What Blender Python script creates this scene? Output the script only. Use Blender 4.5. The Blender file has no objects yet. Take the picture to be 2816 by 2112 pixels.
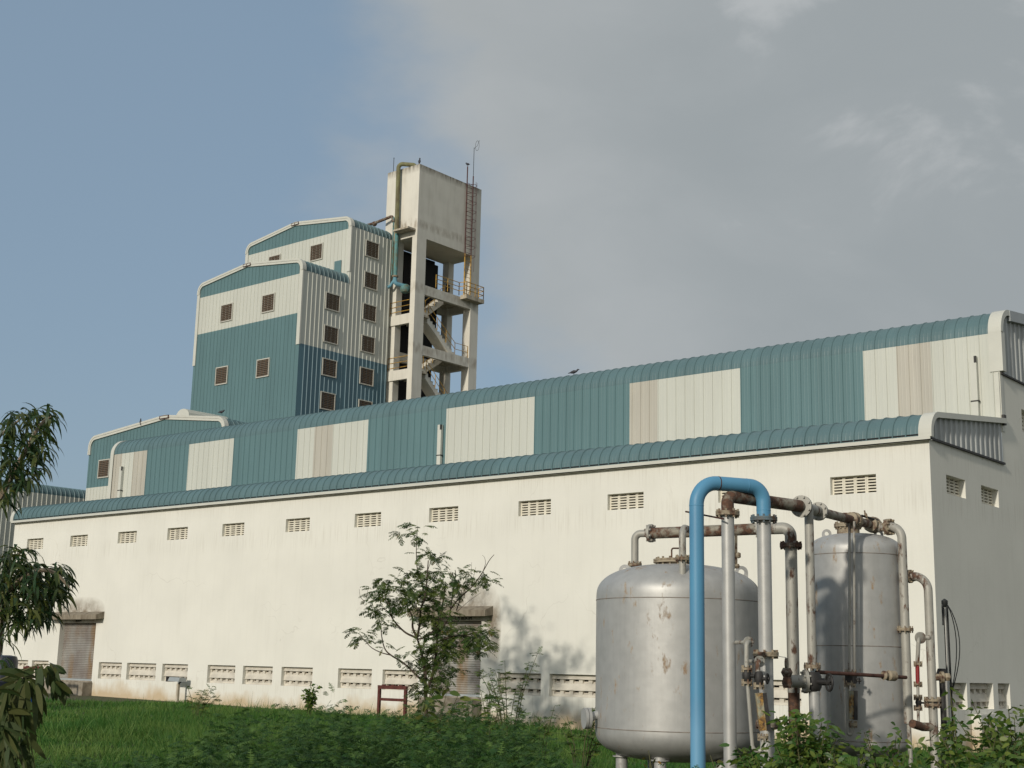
import bpy, math, random
import numpy as np
from mathutils import Vector, Matrix
random.seed(7); rng = np.random.default_rng(7)
C = bpy.context.scene.collection
pi = math.pi
# ------------------------------------------------------------------ camera (solved from the photograph's vanishing points)
F, YAW, PITCH, ROLL = 3730.58, -0.697616, 0.205251, 0.022343
CX, CY = 1408.0, 1056.0
FW = Vector((math.sin(YAW)*math.cos(PITCH), math.cos(YAW)*math.cos(PITCH), math.sin(PITCH)))
R0 = Vector((math.cos(YAW), -math.sin(YAW), 0)); U0 = R0.cross(FW)
RT = R0*math.cos(ROLL)+U0*math.sin(ROLL); UP = -R0*math.sin(ROLL)+U0*math.cos(ROLL)
cam_d = bpy.data.cameras.new('camera'); cam = bpy.data.objects.new('camera', cam_d); C.objects.link(cam)
cam_d.sensor_width = 36; cam_d.lens = 36*F/2816; cam_d.clip_start = .1; cam_d.clip_end = 6000
m = Matrix.Identity(4)
for i in range(3):
    m[i][0] = RT[i]; m[i][1] = UP[i]; m[i][2] = -FW[i]
cam.matrix_world = m
bpy.context.scene.camera = cam
def ray(x, y): return FW + RT*((x-CX)/F) + UP*((CY-y)/F)
def at(x, y, D):                       # point of the place seen at photo pixel (x, y), D metres away over the ground
    d = ray(x, y); return d*(D/math.hypot(d.x, d.y))
def onY(x, y, Y):
    d = ray(x, y); return d*(Y/d.y)
def zat(x, y, z):
    d = ray(x, y); return d*(z/d.z)
def ground(x, y):                      # the yard falls gently to the right; eye height is z = 0
    return -1.66 - .34*min(1.15, max(0, (x+58)/34.0))

# ------------------------------------------------------------------ materials
MATS = {}
def mat(name, col, rough=.6, metal=0., spec=.4, noise=0., nscale=3., col2=None, bump=0., bscale=20., stretch=(1,1,1), trans=0.):
    m = bpy.data.materials.new(name); m.use_nodes = True; MATS[name] = m
    nt = m.node_tree; b = nt.nodes['Principled BSDF']
    b.inputs['Roughness'].default_value = rough; b.inputs['Metallic'].default_value = metal
    b.inputs['Specular IOR Level'].default_value = spec
    m.diffuse_color = (*col, 1)
    tc = nt.nodes.new('ShaderNodeTexCoord'); mp = nt.nodes.new('ShaderNodeMapping')
    nt.links.new(tc.outputs['Object'], mp.inputs[0]); mp.inputs['Scale'].default_value = stretch
    n1 = nt.nodes.new('ShaderNodeTexNoise'); n1.inputs['Scale'].default_value = nscale; n1.inputs['Detail'].default_value = 5
    nt.links.new(mp.outputs[0], n1.inputs['Vector'])
    mx = nt.nodes.new('ShaderNodeMix'); mx.data_type = 'RGBA'
    c2 = col2 or tuple(c*(1-noise) for c in col)
    mx.inputs[6].default_value = (*col, 1); mx.inputs[7].default_value = (*c2, 1)
    rp = nt.nodes.new('ShaderNodeMapRange'); rp.inputs[1].default_value = .38; rp.inputs[2].default_value = .68
    nt.links.new(n1.outputs['Fac'], rp.inputs[0])
    if noise == 0 and col2 is None: mx.inputs[0].default_value = 0
    else: nt.links.new(rp.outputs[0], mx.inputs[0])
    nt.links.new(mx.outputs[2], b.inputs['Base Color'])
    if bump:
        n2 = nt.nodes.new('ShaderNodeTexNoise'); n2.inputs['Scale'].default_value = bscale; n2.inputs['Detail'].default_value = 4
        nt.links.new(mp.outputs[0], n2.inputs['Vector'])
        bp = nt.nodes.new('ShaderNodeBump'); bp.inputs['Strength'].default_value = bump; bp.inputs['Distance'].default_value = .02
        nt.links.new(n2.outputs['Fac'], bp.inputs['Height']); nt.links.new(bp.outputs[0], b.inputs['Normal'])
    m['mix'] = mx.name
    return m
def node(nt, t, **k):
    n = nt.nodes.new(t)
    for a, v in k.items(): setattr(n, a, v)
    return n
def math_n(nt, op, a, b=None, c=None, clamp=False):
    n = nt.nodes.new('ShaderNodeMath'); n.operation = op; n.use_clamp = clamp
    for i, v in enumerate((a, b, c)):
        if v is None: continue
        if isinstance(v, (int, float)): n.inputs[i].default_value = v
        else: nt.links.new(v, n.inputs[i])
    return n.outputs[0]
def over(m, fac, col):                 # lay a colour over the base colour by a factor socket
    nt = m.node_tree; b = nt.nodes['Principled BSDF']; src = b.inputs['Base Color'].links[0].from_socket
    mx = node(nt, 'ShaderNodeMix', data_type='RGBA'); nt.links.new(fac, mx.inputs[0]); nt.links.new(src, mx.inputs[6])
    mx.inputs[7].default_value = (*col, 1); nt.links.new(mx.outputs[2], b.inputs['Base Color']); return mx
def noise_fac(m, scale, lo, hi, stretch=(1,1,1), detail=6, rough=.6, dist=0.):
    nt = m.node_tree; tc = node(nt, 'ShaderNodeTexCoord'); mp = node(nt, 'ShaderNodeMapping')
    mp.inputs['Scale'].default_value = stretch; nt.links.new(tc.outputs['Object'], mp.inputs[0])
    n = node(nt, 'ShaderNodeTexNoise'); n.inputs['Scale'].default_value = scale; n.inputs['Detail'].default_value = detail
    n.inputs['Roughness'].default_value = rough; n.inputs['Distortion'].default_value = dist
    nt.links.new(mp.outputs[0], n.inputs['Vector'])
    r = node(nt, 'ShaderNodeMapRange'); r.inputs[1].default_value = lo; r.inputs[2].default_value = hi
    nt.links.new(n.outputs['Fac'], r.inputs[0]); return r.outputs[0]
def xyz(m):
    nt = m.node_tree; g = node(nt, 'ShaderNodeNewGeometry'); s = node(nt, 'ShaderNodeSeparateXYZ')
    nt.links.new(g.outputs['Position'], s.inputs[0]); return s.outputs

def rusty(name, col, amount_lo, amount_hi, rough=.5, metal=.0, stretch=(1,1,.45), scale=7, rust=(.125,.062,.036), rust2=(.06,.034,.024)):
    m = mat(name, col, rough, metal, .5, .12, 6, bump=.04, bscale=14, stretch=(1,1,1))
    f = noise_fac(m, scale, amount_lo, amount_hi, stretch, 8, .65)
    mx = over(m, f, rust); nt = m.node_tree
    f2 = noise_fac(m, 25, .4, .6)
    mm = node(nt, 'ShaderNodeMix', data_type='RGBA'); nt.links.new(f2, mm.inputs[0]); mm.inputs[6].default_value = (*rust, 1); mm.inputs[7].default_value = (*rust2, 1)
    nt.links.new(mm.outputs[2], mx.inputs[7])
    b = nt.nodes['Principled BSDF']
    r = node(nt, 'ShaderNodeMapRange'); r.inputs[3].default_value = rough; r.inputs[4].default_value = .85; nt.links.new(f, r.inputs[0]); nt.links.new(r.outputs[0], b.inputs['Roughness'])
    if metal:
        r = node(nt, 'ShaderNodeMapRange'); r.inputs[3].default_value = metal; r.inputs[4].default_value = 0; nt.links.new(f, r.inputs[0]); nt.links.new(r.outputs[0], b.inputs['Metallic'])
    return m

# painted plaster of the factory: faint blotches, rain streaks, soil splashed on the foot, mould round the door canopies
plaster = mat('plaster', (.75,.74,.675), .85, spec=.2, noise=.06, nscale=.5, bump=.12, bscale=14)
nt = plaster.node_tree
f = noise_fac(plaster, 1.6, .52, .75, (3,3,.22), 5); over(plaster, math_n(nt, 'MULTIPLY', f, .10), (.45,.43,.37))
X, Yc, Z = xyz(plaster)
def soil(m, X, Z, g0, g1, top):
    nt = m.node_tree
    nz = noise_fac(m, .45, .30, .72, (1,1,.5), 3)
    nf = noise_fac(m, 2.5, .3, .7, (1,1,.6), 4)
    gz = math_n(nt, 'MULTIPLY_ADD', math_n(nt, 'MULTIPLY_ADD', X, 1/34., 58/34., clamp=True), -(g0-g1), g0)   # ground level
    hgt = math_n(nt, 'SUBTRACT', Z, gz)
    t = math_n(nt, 'MULTIPLY_ADD', nz, .85, top)
    t = math_n(nt, 'MULTIPLY_ADD', nf, .25, t)
    return math_n(nt, 'MULTIPLY', math_n(nt, 'DIVIDE', math_n(nt, 'SUBTRACT', t, hgt), .45, clamp=True), .85)
over(plaster, soil(plaster, X, Z, -1.66, -2.0, .08), (.50,.38,.23))
def blob(m, X, Z, x0, z0, rx, rz, p=1.):
    nt = m.node_tree
    a = math_n(nt, 'DIVIDE', math_n(nt, 'SUBTRACT', X, x0), rx); b = math_n(nt, 'DIVIDE', math_n(nt, 'SUBTRACT', Z, z0), rz)
    d = math_n(nt, 'ADD', math_n(nt, 'POWER', math_n(nt, 'ABSOLUTE', a), 4.0), math_n(nt, 'MULTIPLY', b, b))
    return math_n(nt, 'MULTIPLY', math_n(nt, 'SUBTRACT', 1.0, d, clamp=True), p)
st_ = noise_fac(plaster, 5, .5, .72, (3.2,3.2,.10), 4)
zone = math_n(nt, 'MAXIMUM', blob(plaster, X, Z, -38, 4.85, 60, .55), math_n(nt, 'MAXIMUM', blob(plaster, X, Z, -38, 6.3, 60, .6), blob(plaster, X, Z, -38, -1.05, 60, .35)))
over(plaster, math_n(nt, 'MULTIPLY', math_n(nt, 'MULTIPLY', zone, st_), .28), (.36,.32,.25))
vor = node(nt, 'ShaderNodeTexVoronoi', feature='DISTANCE_TO_EDGE'); vor.inputs['Scale'].default_value = .22
tcp = node(nt, 'ShaderNodeTexCoord'); nw = node(nt, 'ShaderNodeTexNoise'); nw.inputs['Scale'].default_value = 1.2; nt.links.new(tcp.outputs['Object'], nw.inputs['Vector'])
vm = node(nt, 'ShaderNodeVectorMath', operation='MULTIPLY_ADD'); nt.links.new(nw.outputs['Color'], vm.inputs[0]); vm.inputs[1].default_value = (1.6,1.6,1.6); nt.links.new(tcp.outputs['Object'], vm.inputs[2]); nt.links.new(vm.outputs[0], vor.inputs['Vector'])
crk = math_n(nt, 'SUBTRACT', 1.0, math_n(nt, 'DIVIDE', vor.outputs['Distance'], .006), clamp=True)
over(plaster, math_n(nt, 'MULTIPLY', crk, math_n(nt, 'MULTIPLY', noise_fac(plaster, .35, .5, .62), .3)), (.35,.32,.27))
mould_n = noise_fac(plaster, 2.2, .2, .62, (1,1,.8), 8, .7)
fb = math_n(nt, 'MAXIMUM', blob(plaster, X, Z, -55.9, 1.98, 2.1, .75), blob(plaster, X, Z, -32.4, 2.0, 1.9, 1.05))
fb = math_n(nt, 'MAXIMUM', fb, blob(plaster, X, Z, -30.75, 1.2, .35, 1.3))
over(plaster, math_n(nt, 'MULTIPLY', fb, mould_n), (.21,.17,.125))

vent_m = mat('vent_concrete', (.72,.68,.57), .9, noise=.14, nscale=5)
vent_dirty = mat('vent_concrete_dirty', (.64,.60,.52), .9, noise=.25, nscale=4, bump=.1)
dark = mat('dark_interior', (.012,.012,.012), .9)  # near-black: shade of recesses and gaps put into the colour
door_mould = mat('canopy_concrete', (.27,.235,.18), .95, col2=(.16,.13,.095), nscale=5, bump=.4, bscale=12, stretch=(1,1,.3))
step_m = mat('step_concrete', (.30,.27,.22), .95, col2=(.18,.15,.11), nscale=4, bump=.3)
def cladding(name, col, rough=.42, dirt=.08):
    m = mat(name, col, rough, 0, .45, dirt, 1.3, stretch=(1,1,.25), bump=.03, bscale=3)
    X, Y_, Z = xyz(m); q = m.node_tree
    cell = math_n(q, 'ADD', math_n(q, 'FLOOR', math_n(q, 'MULTIPLY', X, 1/1.182)), math_n(q, 'MULTIPLY', math_n(q, 'FLOOR', math_n(q, 'MULTIPLY', Y_, 1/1.182)), 7.3))
    wn = node(q, 'ShaderNodeTexWhiteNoise', noise_dimensions='1D'); q.links.new(cell, wn.inputs['W']); over(m, math_n(q, 'MULTIPLY', wn.outputs['Value'], .16), tuple(c*.55 for c in col))
    f = noise_fac(m, 3.0, .62, .82, (2,2,.12), 4); over(m, math_n(m.node_tree, 'MULTIPLY', f, .35), tuple(c*.6 for c in col)); return m
blue = cladding('blue_cladding', (.108,.197,.21), .55); white = cladding('white_cladding', (.565,.575,.515), .6, .05)
blue_roof = cladding('blue_roof_cladding', (.104,.18,.195), .5, .12)
deepblue = cladding('deep_blue_cladding', (.075,.17,.215)); beige = cladding('aged_beige_cladding', (.485,.46,.395), .5, .1)
trim = mat('white_trim', (.58,.58,.52), .45, noise=.06, nscale=2)
zinc = mat('grey_zinc', (.36,.39,.40), .5, .2, .5, .1, 2)
grey_clad = cladding('weathered_grey_cladding', (.46,.48,.475), .5, .25)
shutter = mat('shutter_steel', (.38,.37,.34), .5, .25, .5, col2=(.25,.22,.20), nscale=1.5, stretch=(1,1,.6))
X, Yc, Z = xyz(shutter); nt = shutter.node_tree
sf = math_n(nt, 'MAXIMUM', blob(shutter, X, Z, -55.0, .3, .28, 1.9), math_n(nt, 'MAXIMUM', blob(shutter, X, Z, -32.35, -.2, .3, 1.5), blob(shutter, X, Z, -56.6, -.5, .22, .9)))
over(shutter, math_n(nt, 'MULTIPLY', sf, noise_fac(shutter, 3, .3, .6, (1,1,.4))), (.29,.19,.10))
over(shutter, math_n(nt, 'MULTIPLY', noise_fac(shutter, 2.2, .5, .7, (1,1,.7)), .4), (.24,.14,.075))
winframe = mat('aluminium_frame', (.56,.54,.47), .5, .1, .5, .1, 5)
louvre = mat('brown_louvre', (.115,.082,.055), .6, noise=.25, nscale=4)
concrete = mat('painted_concrete', (.70,.675,.60), .9, 0, .2, .09, .8, bump=.1, bscale=10)
X, Yc, Z = xyz(concrete); nt = concrete.node_tree
f1 = noise_fac(concrete, 1.1, .47, .68, (2.5,2.5,.35), 6); over(concrete, math_n(nt, 'MULTIPLY', f1, .2), (.38,.34,.27))
top = math_n(nt, 'DIVIDE', math_n(nt, 'SUBTRACT', Z, 36.25), .6, clamp=True)
over(concrete, math_n(nt, 'MULTIPLY', top, noise_fac(concrete, 2.5, .25, .6, (1.5,1.5,.35))), (.15,.13,.10))
band = math_n(nt, 'MAXIMUM', blob(concrete, X, Z, -68.9, 32.2, 1.6, .55), math_n(nt, 'MAXIMUM', blob(concrete, X, Z, -67, 22.7, 3, .5, .6), blob(concrete, X, Z, -67, 27.3, 3, .5, .5)))
over(concrete, math_n(nt, 'MULTIPLY', band, noise_fac(concrete, 2, .4, .65, (1.5,1.5,.5))), (.26,.21,.15))
concrete_old = mat('weathered_concrete', (.50,.45,.36), .95, col2=(.27,.23,.17), nscale=2.2, stretch=(2,2,.6), bump=.2)
yellow = rusty('yellow_rail_paint', (.55,.33,.06), .45, .7)
redpaint = mat('red_oxide_paint', (.12,.034,.026), .6, noise=.4, nscale=8)
darkred = mat('dark_red_steel', (.085,.022,.018), .6, noise=.3, nscale=6)
silver = rusty('aluminium_paint', (.45,.45,.435), .66, .80, .48, .3, scale=4)
silver_r = rusty('aluminium_paint_rusting', (.37,.36,.32), .53, .61, .55, .15, scale=6.5)
tank_m = rusty('tank_aluminium_paint', (.44,.44,.425), .585, .68, .50, .35, (1.6,1.6,.6), 4.2, rust=(.33,.25,.16), rust2=(.26,.17,.10))
nt = tank_m.node_tree; over(tank_m, math_n(nt, 'MULTIPLY', noise_fac(tank_m, 5, .5, .75, (4,4,.12), 4), .25), (.30,.30,.30))
rust_m = rusty('rusted_pipe', (.27,.25,.20), .40, .52, .6, .1, (1,1,1), 5)
flange_m = rusty('flange_ochre_rust', (.32,.27,.19), .46, .62, .7, 0, (1,1,1), 9)
black_iron = mat('black_cast_iron', (.035,.033,.032), .6, noise=.5, nscale=8, bump=.2)
rail_rust = mat('red_rust_rod', (.085,.038,.028), .8, noise=.5, nscale=10)
blue_pipe = mat('sky_blue_paint', (.09,.28,.45), .48, 0, .45, col2=(.08,.235,.39), nscale=1.2, bump=.05, bscale=5)
over(blue_pipe, noise_fac(blue_pipe, 9, .70, .78, (1,1,.6)), (.07,.045,.03))
X, Yc, Z = xyz(blue_pipe); nt = blue_pipe.node_tree
over(blue_pipe, math_n(nt, 'MULTIPLY', math_n(nt, 'DIVIDE', math_n(nt, 'SUBTRACT', -.25, Z), .5, clamp=True), .35), (.22,.42,.62))
green_pipe = mat('algae_green_pipe', (.20,.20,.10), .8, col2=(.11,.09,.055), nscale=2.5, stretch=(1,1,.5), bump=.2)
teal_pipe = mat('teal_pipe', (.10,.26,.27), .7, col2=(.14,.15,.10), nscale=3, bump=.15)
cable = mat('black_cable', (.02,.022,.022), .5)
steel_thin = mat('galvanised_rod', (.42,.42,.40), .4, .5)
bark = mat('brown_bark', (.075,.055,.04), .9, noise=.4, nscale=12, bump=.5, bscale=30)
bark_pale = mat('pale_bark', (.26,.21,.15), .9, noise=.35, nscale=9, bump=.4)
stem_g = mat('green_stem', (.10,.10,.04), .8, noise=.3, nscale=9)
feather = mat('bird_feathers', (.05,.05,.06), .7, noise=.3, nscale=30)
feather_b = mat('sparrow_feathers', (.20,.15,.10), .8, noise=.4, nscale=60)
plastic_b = mat('blue_plastic', (.02,.10,.42), .35)
plastic_k = mat('dark_navy_plastic', (.02,.025,.04), .4, noise=.3, nscale=5)
def leafmat(name, col, col2, rough=.5, tr=.35, scale=4):
    m = bpy.data.materials.new(name); m.use_nodes = True; nt = m.node_tree; MATS[name] = m
    b = nt.nodes['Principled BSDF']; out = nt.nodes['Material Output']
    at_ = node(nt, 'ShaderNodeAttribute', attribute_name='tint')
    mx = node(nt, 'ShaderNodeMix', data_type='RGBA'); mx.inputs[6].default_value = (*col, 1); mx.inputs[7].default_value = (*col2, 1)
    nt.links.new(at_.outputs['Fac'], mx.inputs[0]); nt.links.new(mx.outputs[2], b.inputs['Base Color'])
    b.inputs['Roughness'].default_value = rough; b.inputs['Specular IOR Level'].default_value = .35
    t = node(nt, 'ShaderNodeBsdfTranslucent'); nt.links.new(mx.outputs[2], t.inputs['Color'])
    ms = node(nt, 'ShaderNodeMixShader'); ms.inputs[0].default_value = tr
    nt.links.new(b.outputs[0], ms.inputs[1]); nt.links.new(t.outputs[0], ms.inputs[2]); nt.links.new(ms.outputs[0], out.inputs['Surface'])
    return m
leaf_tree = leafmat('feathery_leaf', (.034,.075,.018), (.14,.18,.035))
leaf_long = leafmat('long_drooping_leaf', (.026,.062,.022), (.10,.115,.025), .38, .3)
leaf_fore = leafmat('olive_foreground_leaf', (.034,.066,.016), (.08,.09,.025), .62, .3)
leaf_bush = leafmat('bush_leaf', (.045,.115,.022), (.17,.22,.04), .45, .35)
leaf_autumn = leafmat('yellowing_leaf', (.10,.11,.02), (.24,.13,.03), .5, .35)
grass_m = leafmat('grass_blade', (.045,.14,.02), (.17,.26,.06), .6, .4)
shrub_m = leafmat('undergrowth_leaf', (.030,.090,.022), (.12,.21,.045), .6, .35)

# ------------------------------------------------------------------ mesh building
class MB:
    def __init__(s): s.v = []; s.f = []; s.m = []; s.sm = []
    def add(s, vs, fs, mi=0, smooth=False):
        n = len(s.v); s.v += [tuple(v) for v in vs]
        for f in fs: s.f.append(tuple(i+n for i in f)); s.m.append(mi); s.sm.append(smooth)
    def quad(s, a, b, c, d, mi=0): s.add([a,b,c,d], [(0,1,2,3)], mi)
    def box(s, x0, x1, y0, y1, z0, z1, mi=0):
        if x0 > x1: x0, x1 = x1, x0
        if y0 > y1: y0, y1 = y1, y0
        if z0 > z1: z0, z1 = z1, z0
        v = [(x,y,z) for x in (x0,x1) for y in (y0,y1) for z in (z0,z1)]
        s.add(v, [(0,1,3,2),(4,6,7,5),(0,4,5,1),(2,3,7,6),(0,2,6,4),(1,5,7,3)], mi)
    def hexa(s, v, mi=0):  # v: 4 bottom (ccw from above) + 4 top
        s.add(v, [(3,2,1,0),(4,5,6,7),(0,1,5,4),(1,2,6,5),(2,3,7,6),(3,0,4,7)], mi)
    def beam(s, a, b, w, h, mi=0, up=(0,0,1)):
        a = Vector(a); b = Vector(b); d = (b-a).normalized(); u = Vector(up)
        x = d.cross(u); x = x.normalized() if x.length > 1e-5 else Vector((1,0,0)); y = x.cross(d)
        v = [p+x*sx*w/2+y*sy*h/2 for p in (a,b) for sx, sy in ((-1,-1),(1,-1),(1,1),(-1,1))]
        s.add(v, [(0,1,2,3),(7,6,5,4),(0,4,5,1),(1,5,6,2),(2,6,7,3),(3,7,4,0)], mi)
    def tube(s, pts, r, n=12, mi=0, caps=True, smooth=True):
        pts = [Vector(p) for p in pts]; rs = r if isinstance(r, (list, tuple)) else [r]*len(pts)
        T = []
        for i in range(len(pts)):
            a = pts[max(0,i-1)]; b = pts[min(len(pts)-1,i+1)]; T.append((b-a).normalized() if (b-a).length > 1e-9 else Vector((0,0,1)))
        x = T[0].orthogonal().normalized(); vs = []
        for i, p in enumerate(pts):
            x = (x - T[i]*x.dot(T[i])).normalized(); y = T[i].cross(x)
            for k in range(n):
                a = 2*pi*k/n; vs.append(p + (x*math.cos(a)+y*math.sin(a))*rs[i])
        fs = [(i*n+k, i*n+(k+1)%n, (i+1)*n+(k+1)%n, (i+1)*n+k) for i in range(len(pts)-1) for k in range(n)]
        s.add(vs, fs, mi, smooth)
        if caps: s.add(vs[:n], [tuple(range(n-1,-1,-1))], mi); s.add(vs[-n:], [tuple(range(n))], mi)
    def lathe(s, c, prof, n=48, mi=0, axis=(0,0,1), caps=True):
        ax = Vector(axis).normalized(); x = ax.orthogonal().normalized(); y = ax.cross(x); c = Vector(c); vs = []
        for r, z in prof:
            for k in range(n):
                a = 2*pi*k/n; vs.append(c+ax*z+(x*math.cos(a)+y*math.sin(a))*max(r,1e-4))
        fs = [(i*n+k, i*n+(k+1)%n, (i+1)*n+(k+1)%n, (i+1)*n+k) for i in range(len(prof)-1) for k in range(n)]
        s.add(vs, fs, mi, True)
        if caps: s.add(vs[:n], [tuple(range(n-1,-1,-1))], mi); s.add(vs[-n:], [tuple(range(n))], mi)
    def build(s, name, mats, parent=None, loc=None, sharp=32):
        me = bpy.data.meshes.new(name); me.from_pydata(s.v, [], s.f)
        if not isinstance(mats, (list, tuple)): mats = [mats]
        for m_ in mats: me.materials.append(m_)
        me.polygons.foreach_set('material_index', s.m); me.polygons.foreach_set('use_smooth', [True]*len(s.f) if any(s.sm) else [False]*len(s.f))
        me.update()
        if any(s.sm): me.set_sharp_from_angle(angle=math.radians(sharp))
        o = bpy.data.objects.new(name, me); C.objects.link(o)
        if parent is not None:
            o.parent = parent
            if loc is None: o.location = -root_of(parent).location - (Vector((0,0,0)) if parent.parent is None else parent.location)
            else: o.location = loc
        elif loc is not None: o.location = loc
        return o
def root_of(o):
    while o.parent: o = o.parent
    return o
def thing(name, label, cat, loc, group=None):
    o = bpy.data.objects.new(name, None); C.objects.link(o); o.location = loc; o.empty_display_size = .3
    o['label'] = label; o['category'] = cat
    if group: o['group'] = group
    return o
def tag(o, label, cat, group=None, kind=None):
    if label: o['label'] = label
    if cat: o['category'] = cat
    if group: o['group'] = group
    if kind: o['kind'] = kind
    return o
def place(o, parent, loc):             # link an extra copy of a part under a thing, loc in world
    c = o.copy(); C.objects.link(c); c.parent = parent; c.location = Vector(loc)-parent.location
    return c
def fillet(pts, rad, seg=6):
    pts = [Vector(p) for p in pts]; out = [pts[0]]
    for i in range(1, len(pts)-1):
        r = rad[i-1] if isinstance(rad, (list, tuple)) else rad
        a = pts[i-1]-pts[i]; b = pts[i+1]-pts[i]; ang = a.angle(b)
        if r <= 0 or abs(ang-pi) < .02: out.append(pts[i]); continue
        t = min(r/math.tan(ang/2), a.length*.49, b.length*.49); r = t*math.tan(ang/2)
        a.normalize(); b.normalize(); c = pts[i]+(a+b).normalized()*(r/math.sin(ang/2))
        p0 = pts[i]+a*t-c; p1 = pts[i]+b*t-c; th = p0.angle(p1); ax = p0.cross(p1).normalized()
        for k in range(seg+1):
            out.append(c + Matrix.Rotation(th*k/seg, 3, ax) @ p0)
    out.append(pts[-1]); return out
def rib_profile(L, sp, phase, h, w, minor=0.):
    P = [(0., 0.)]; k = 0; u = phase
    while u < L:
        if minor:
            for q in (1/3, 2/3):
                um = u - sp*(1-q)
                if um-.03 > P[-1][0] and um+.03 < L: P += [(um-.022,0),(um,minor),(um+.022,0)]
        if u-w/2 > P[-1][0]+.005 and u+w/2 < L-.005: P += [(u-w/2,0),(u-w*.22,h),(u+w*.22,h),(u+w/2,0)]
        u += sp
    P.append((L, 0.)); return P
def ribbed_sweep(mb, org, u, n, L, section, matf, sp=.394, phase=.197, h=.035, w=.075, minor=0.):
    org = Vector(org); u = Vector(u); n = Vector(n); Zv = Vector((0,0,1))
    S = [np.array(p, float) for p in section]; N = []
    for i in range(len(S)):
        a = S[max(0,i-1)]; b = S[min(len(S)-1,i+1)]; t = (b-a)/np.linalg.norm(b-a); N.append((-t[1], t[0]))
    P = rib_profile(L, sp, phase, h, w, minor); vs = []
    for (ui, hi) in P:
        for s_, nn in zip(S, N):
            a = s_[0]+nn[0]*hi; z = s_[1]+nn[1]*hi; vs.append(org+u*ui-n*a+Zv*z)
    K = len(S); base = len(mb.v); mb.v += [tuple(v) for v in vs]
    for i in range(len(P)-1):
        um = (P[i][0]+P[i+1][0])/2
        for j in range(K-1):
            mb.f.append((base+i*K+j, base+(i+1)*K+j, base+(i+1)*K+j+1, base+i*K+j+1)); mb.m.append(matf(j, um)); mb.sm.append(False)
def ribbed_wall(mb, org, u, n, L, z0, ztop, bands, sp=.394, phase=.197, h=.035, w=.075, matf=None, minor=0.):
    org = Vector(org); u = Vector(u); n = Vector(n); P = rib_profile(L, sp, phase, h, w, minor)
    lv = [z0]+[b for b in bands]+[1e9]
    for i in range(len(P)-1):
        (ua, ha), (ub, hb) = P[i], P[i+1]; um = (ua+ub)/2
        za = z0 if not callable(z0) else z0(ua); zb = z0 if not callable(z0) else z0(ub)
        for j in range(len(lv)-1):
            lo_a = za if j == 0 else min(max(lv[j], za), ztop(ua)); lo_b = zb if j == 0 else min(max(lv[j], zb), ztop(ub))
            hi_a = max(min(lv[j+1], ztop(ua)), za); hi_b = max(min(lv[j+1], ztop(ub)), zb)
            if hi_a-lo_a < 1e-4 and hi_b-lo_b < 1e-4: continue
            A = org+u*ua+n*ha; B = org+u*ub+n*hb
            mb.add([A+Vector((0,0,lo_a)), B+Vector((0,0,lo_b)), B+Vector((0,0,hi_b)), A+Vector((0,0,hi_a))], [(0,1,2,3)], matf(j, um) if matf else j)
def holed_wall(mb, org, u, n, L, z0, z1, holes, mi=0, reveal_mi=None):
    org = Vector(org); u = Vector(u); n = Vector(n); Zv = Vector((0,0,1)); reveal_mi = mi if reveal_mi is None else reveal_mi
    us = sorted({0., L, *[h[0] for h in holes], *[h[1] for h in holes]}); zs = sorted({z0, z1, *[h[2] for h in holes], *[h[3] for h in holes]})
    P = lambda a, z, d=0: org+u*a+Zv*z-n*d
    for i in range(len(us)-1):
        for j in range(len(zs)-1):
            uc = (us[i]+us[i+1])/2; zc = (zs[j]+zs[j+1])/2
            if any(h[0] < uc < h[1] and h[2] < zc < h[3] for h in holes): continue
            mb.quad(P(us[i],zs[j]), P(us[i+1],zs[j]), P(us[i+1],zs[j+1]), P(us[i],zs[j+1]), mi)
    for (a, b, c, d, dep, *r) in holes:
        mb.quad(P(a,c), P(a,d), P(a,d,dep), P(a,c,dep), reveal_mi); mb.quad(P(b,c), P(b,c,dep), P(b,d,dep), P(b,d), reveal_mi)
        mb.quad(P(a,d), P(b,d), P(b,d,dep), P(a,d,dep), reveal_mi); mb.quad(P(a,c), P(a,c,dep), P(b,c,dep), P(b,c), reveal_mi)
def arc(c, r, a0, a1, n): return [(c[0]+r*math.cos(a0+(a1-a0)*k/n), c[1]+r*math.sin(a0+(a1-a0)*k/n)) for k in range(n+1)]
U = Vector
XV, YV = Vector((1,0,0)), Vector((0,1,0)); NX, NY = Vector((-1,0,0)), Vector((0,-1,0))
GZ = -2.9                                # walls run down past the ground
# ================================================================== the long factory shed
XL, XR, YF, YU = -62.2, -14.99, 36.0, 41.7
fac = thing('factory_building', 'long cream walled factory shed with blue and white striped upper wall and rounded eaves', 'building', (-38, 40, -1.8))
UPV = [-60.92,-57.17,-53.33,-49.64,-45.86,-41.85,-37.88,-33.98,-29.76,-25.98,-21.79,-18.02]
LOV = [(-61.3,-59.85),(-59.5,-58.09),(-54.01,-52.26),(-51.87,-49.75),(-49.31,-47.55),(-46.23,-44.45),(-43.96,-42.15),(-41.62,-39.82),(-38.4,-36.6),(-36.04,-34.26),(-30.51,-28.64),(-28.28,-26.34),(-25.9,-24.1),(-23.4,-21.6),(-20.9,-19.1),(-18.4,-16.6)]
DO = [(-57.39,-54.48),(-33.6,-31.31)]
VD, LD = .15, .17
holes = [(x-XL, x+1.42-XL, 5.07, 5.59, VD) for x in UPV] + [(a-XL, b-XL, -.93, -.21, LD) for a, b in LOV] + [(a-XL, b-XL, -1.06, 1.53, .30) for a, b in DO]
mb = MB(); holed_wall(mb, (XL,YF,0), XV, NY, XR-XL, GZ, 6.62, holes)
EV = [(37.09,38.48,5.05,5.59),(39.69,41.08,5.05,5.59),(43.5,44.9,7.75,8.5)]
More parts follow.
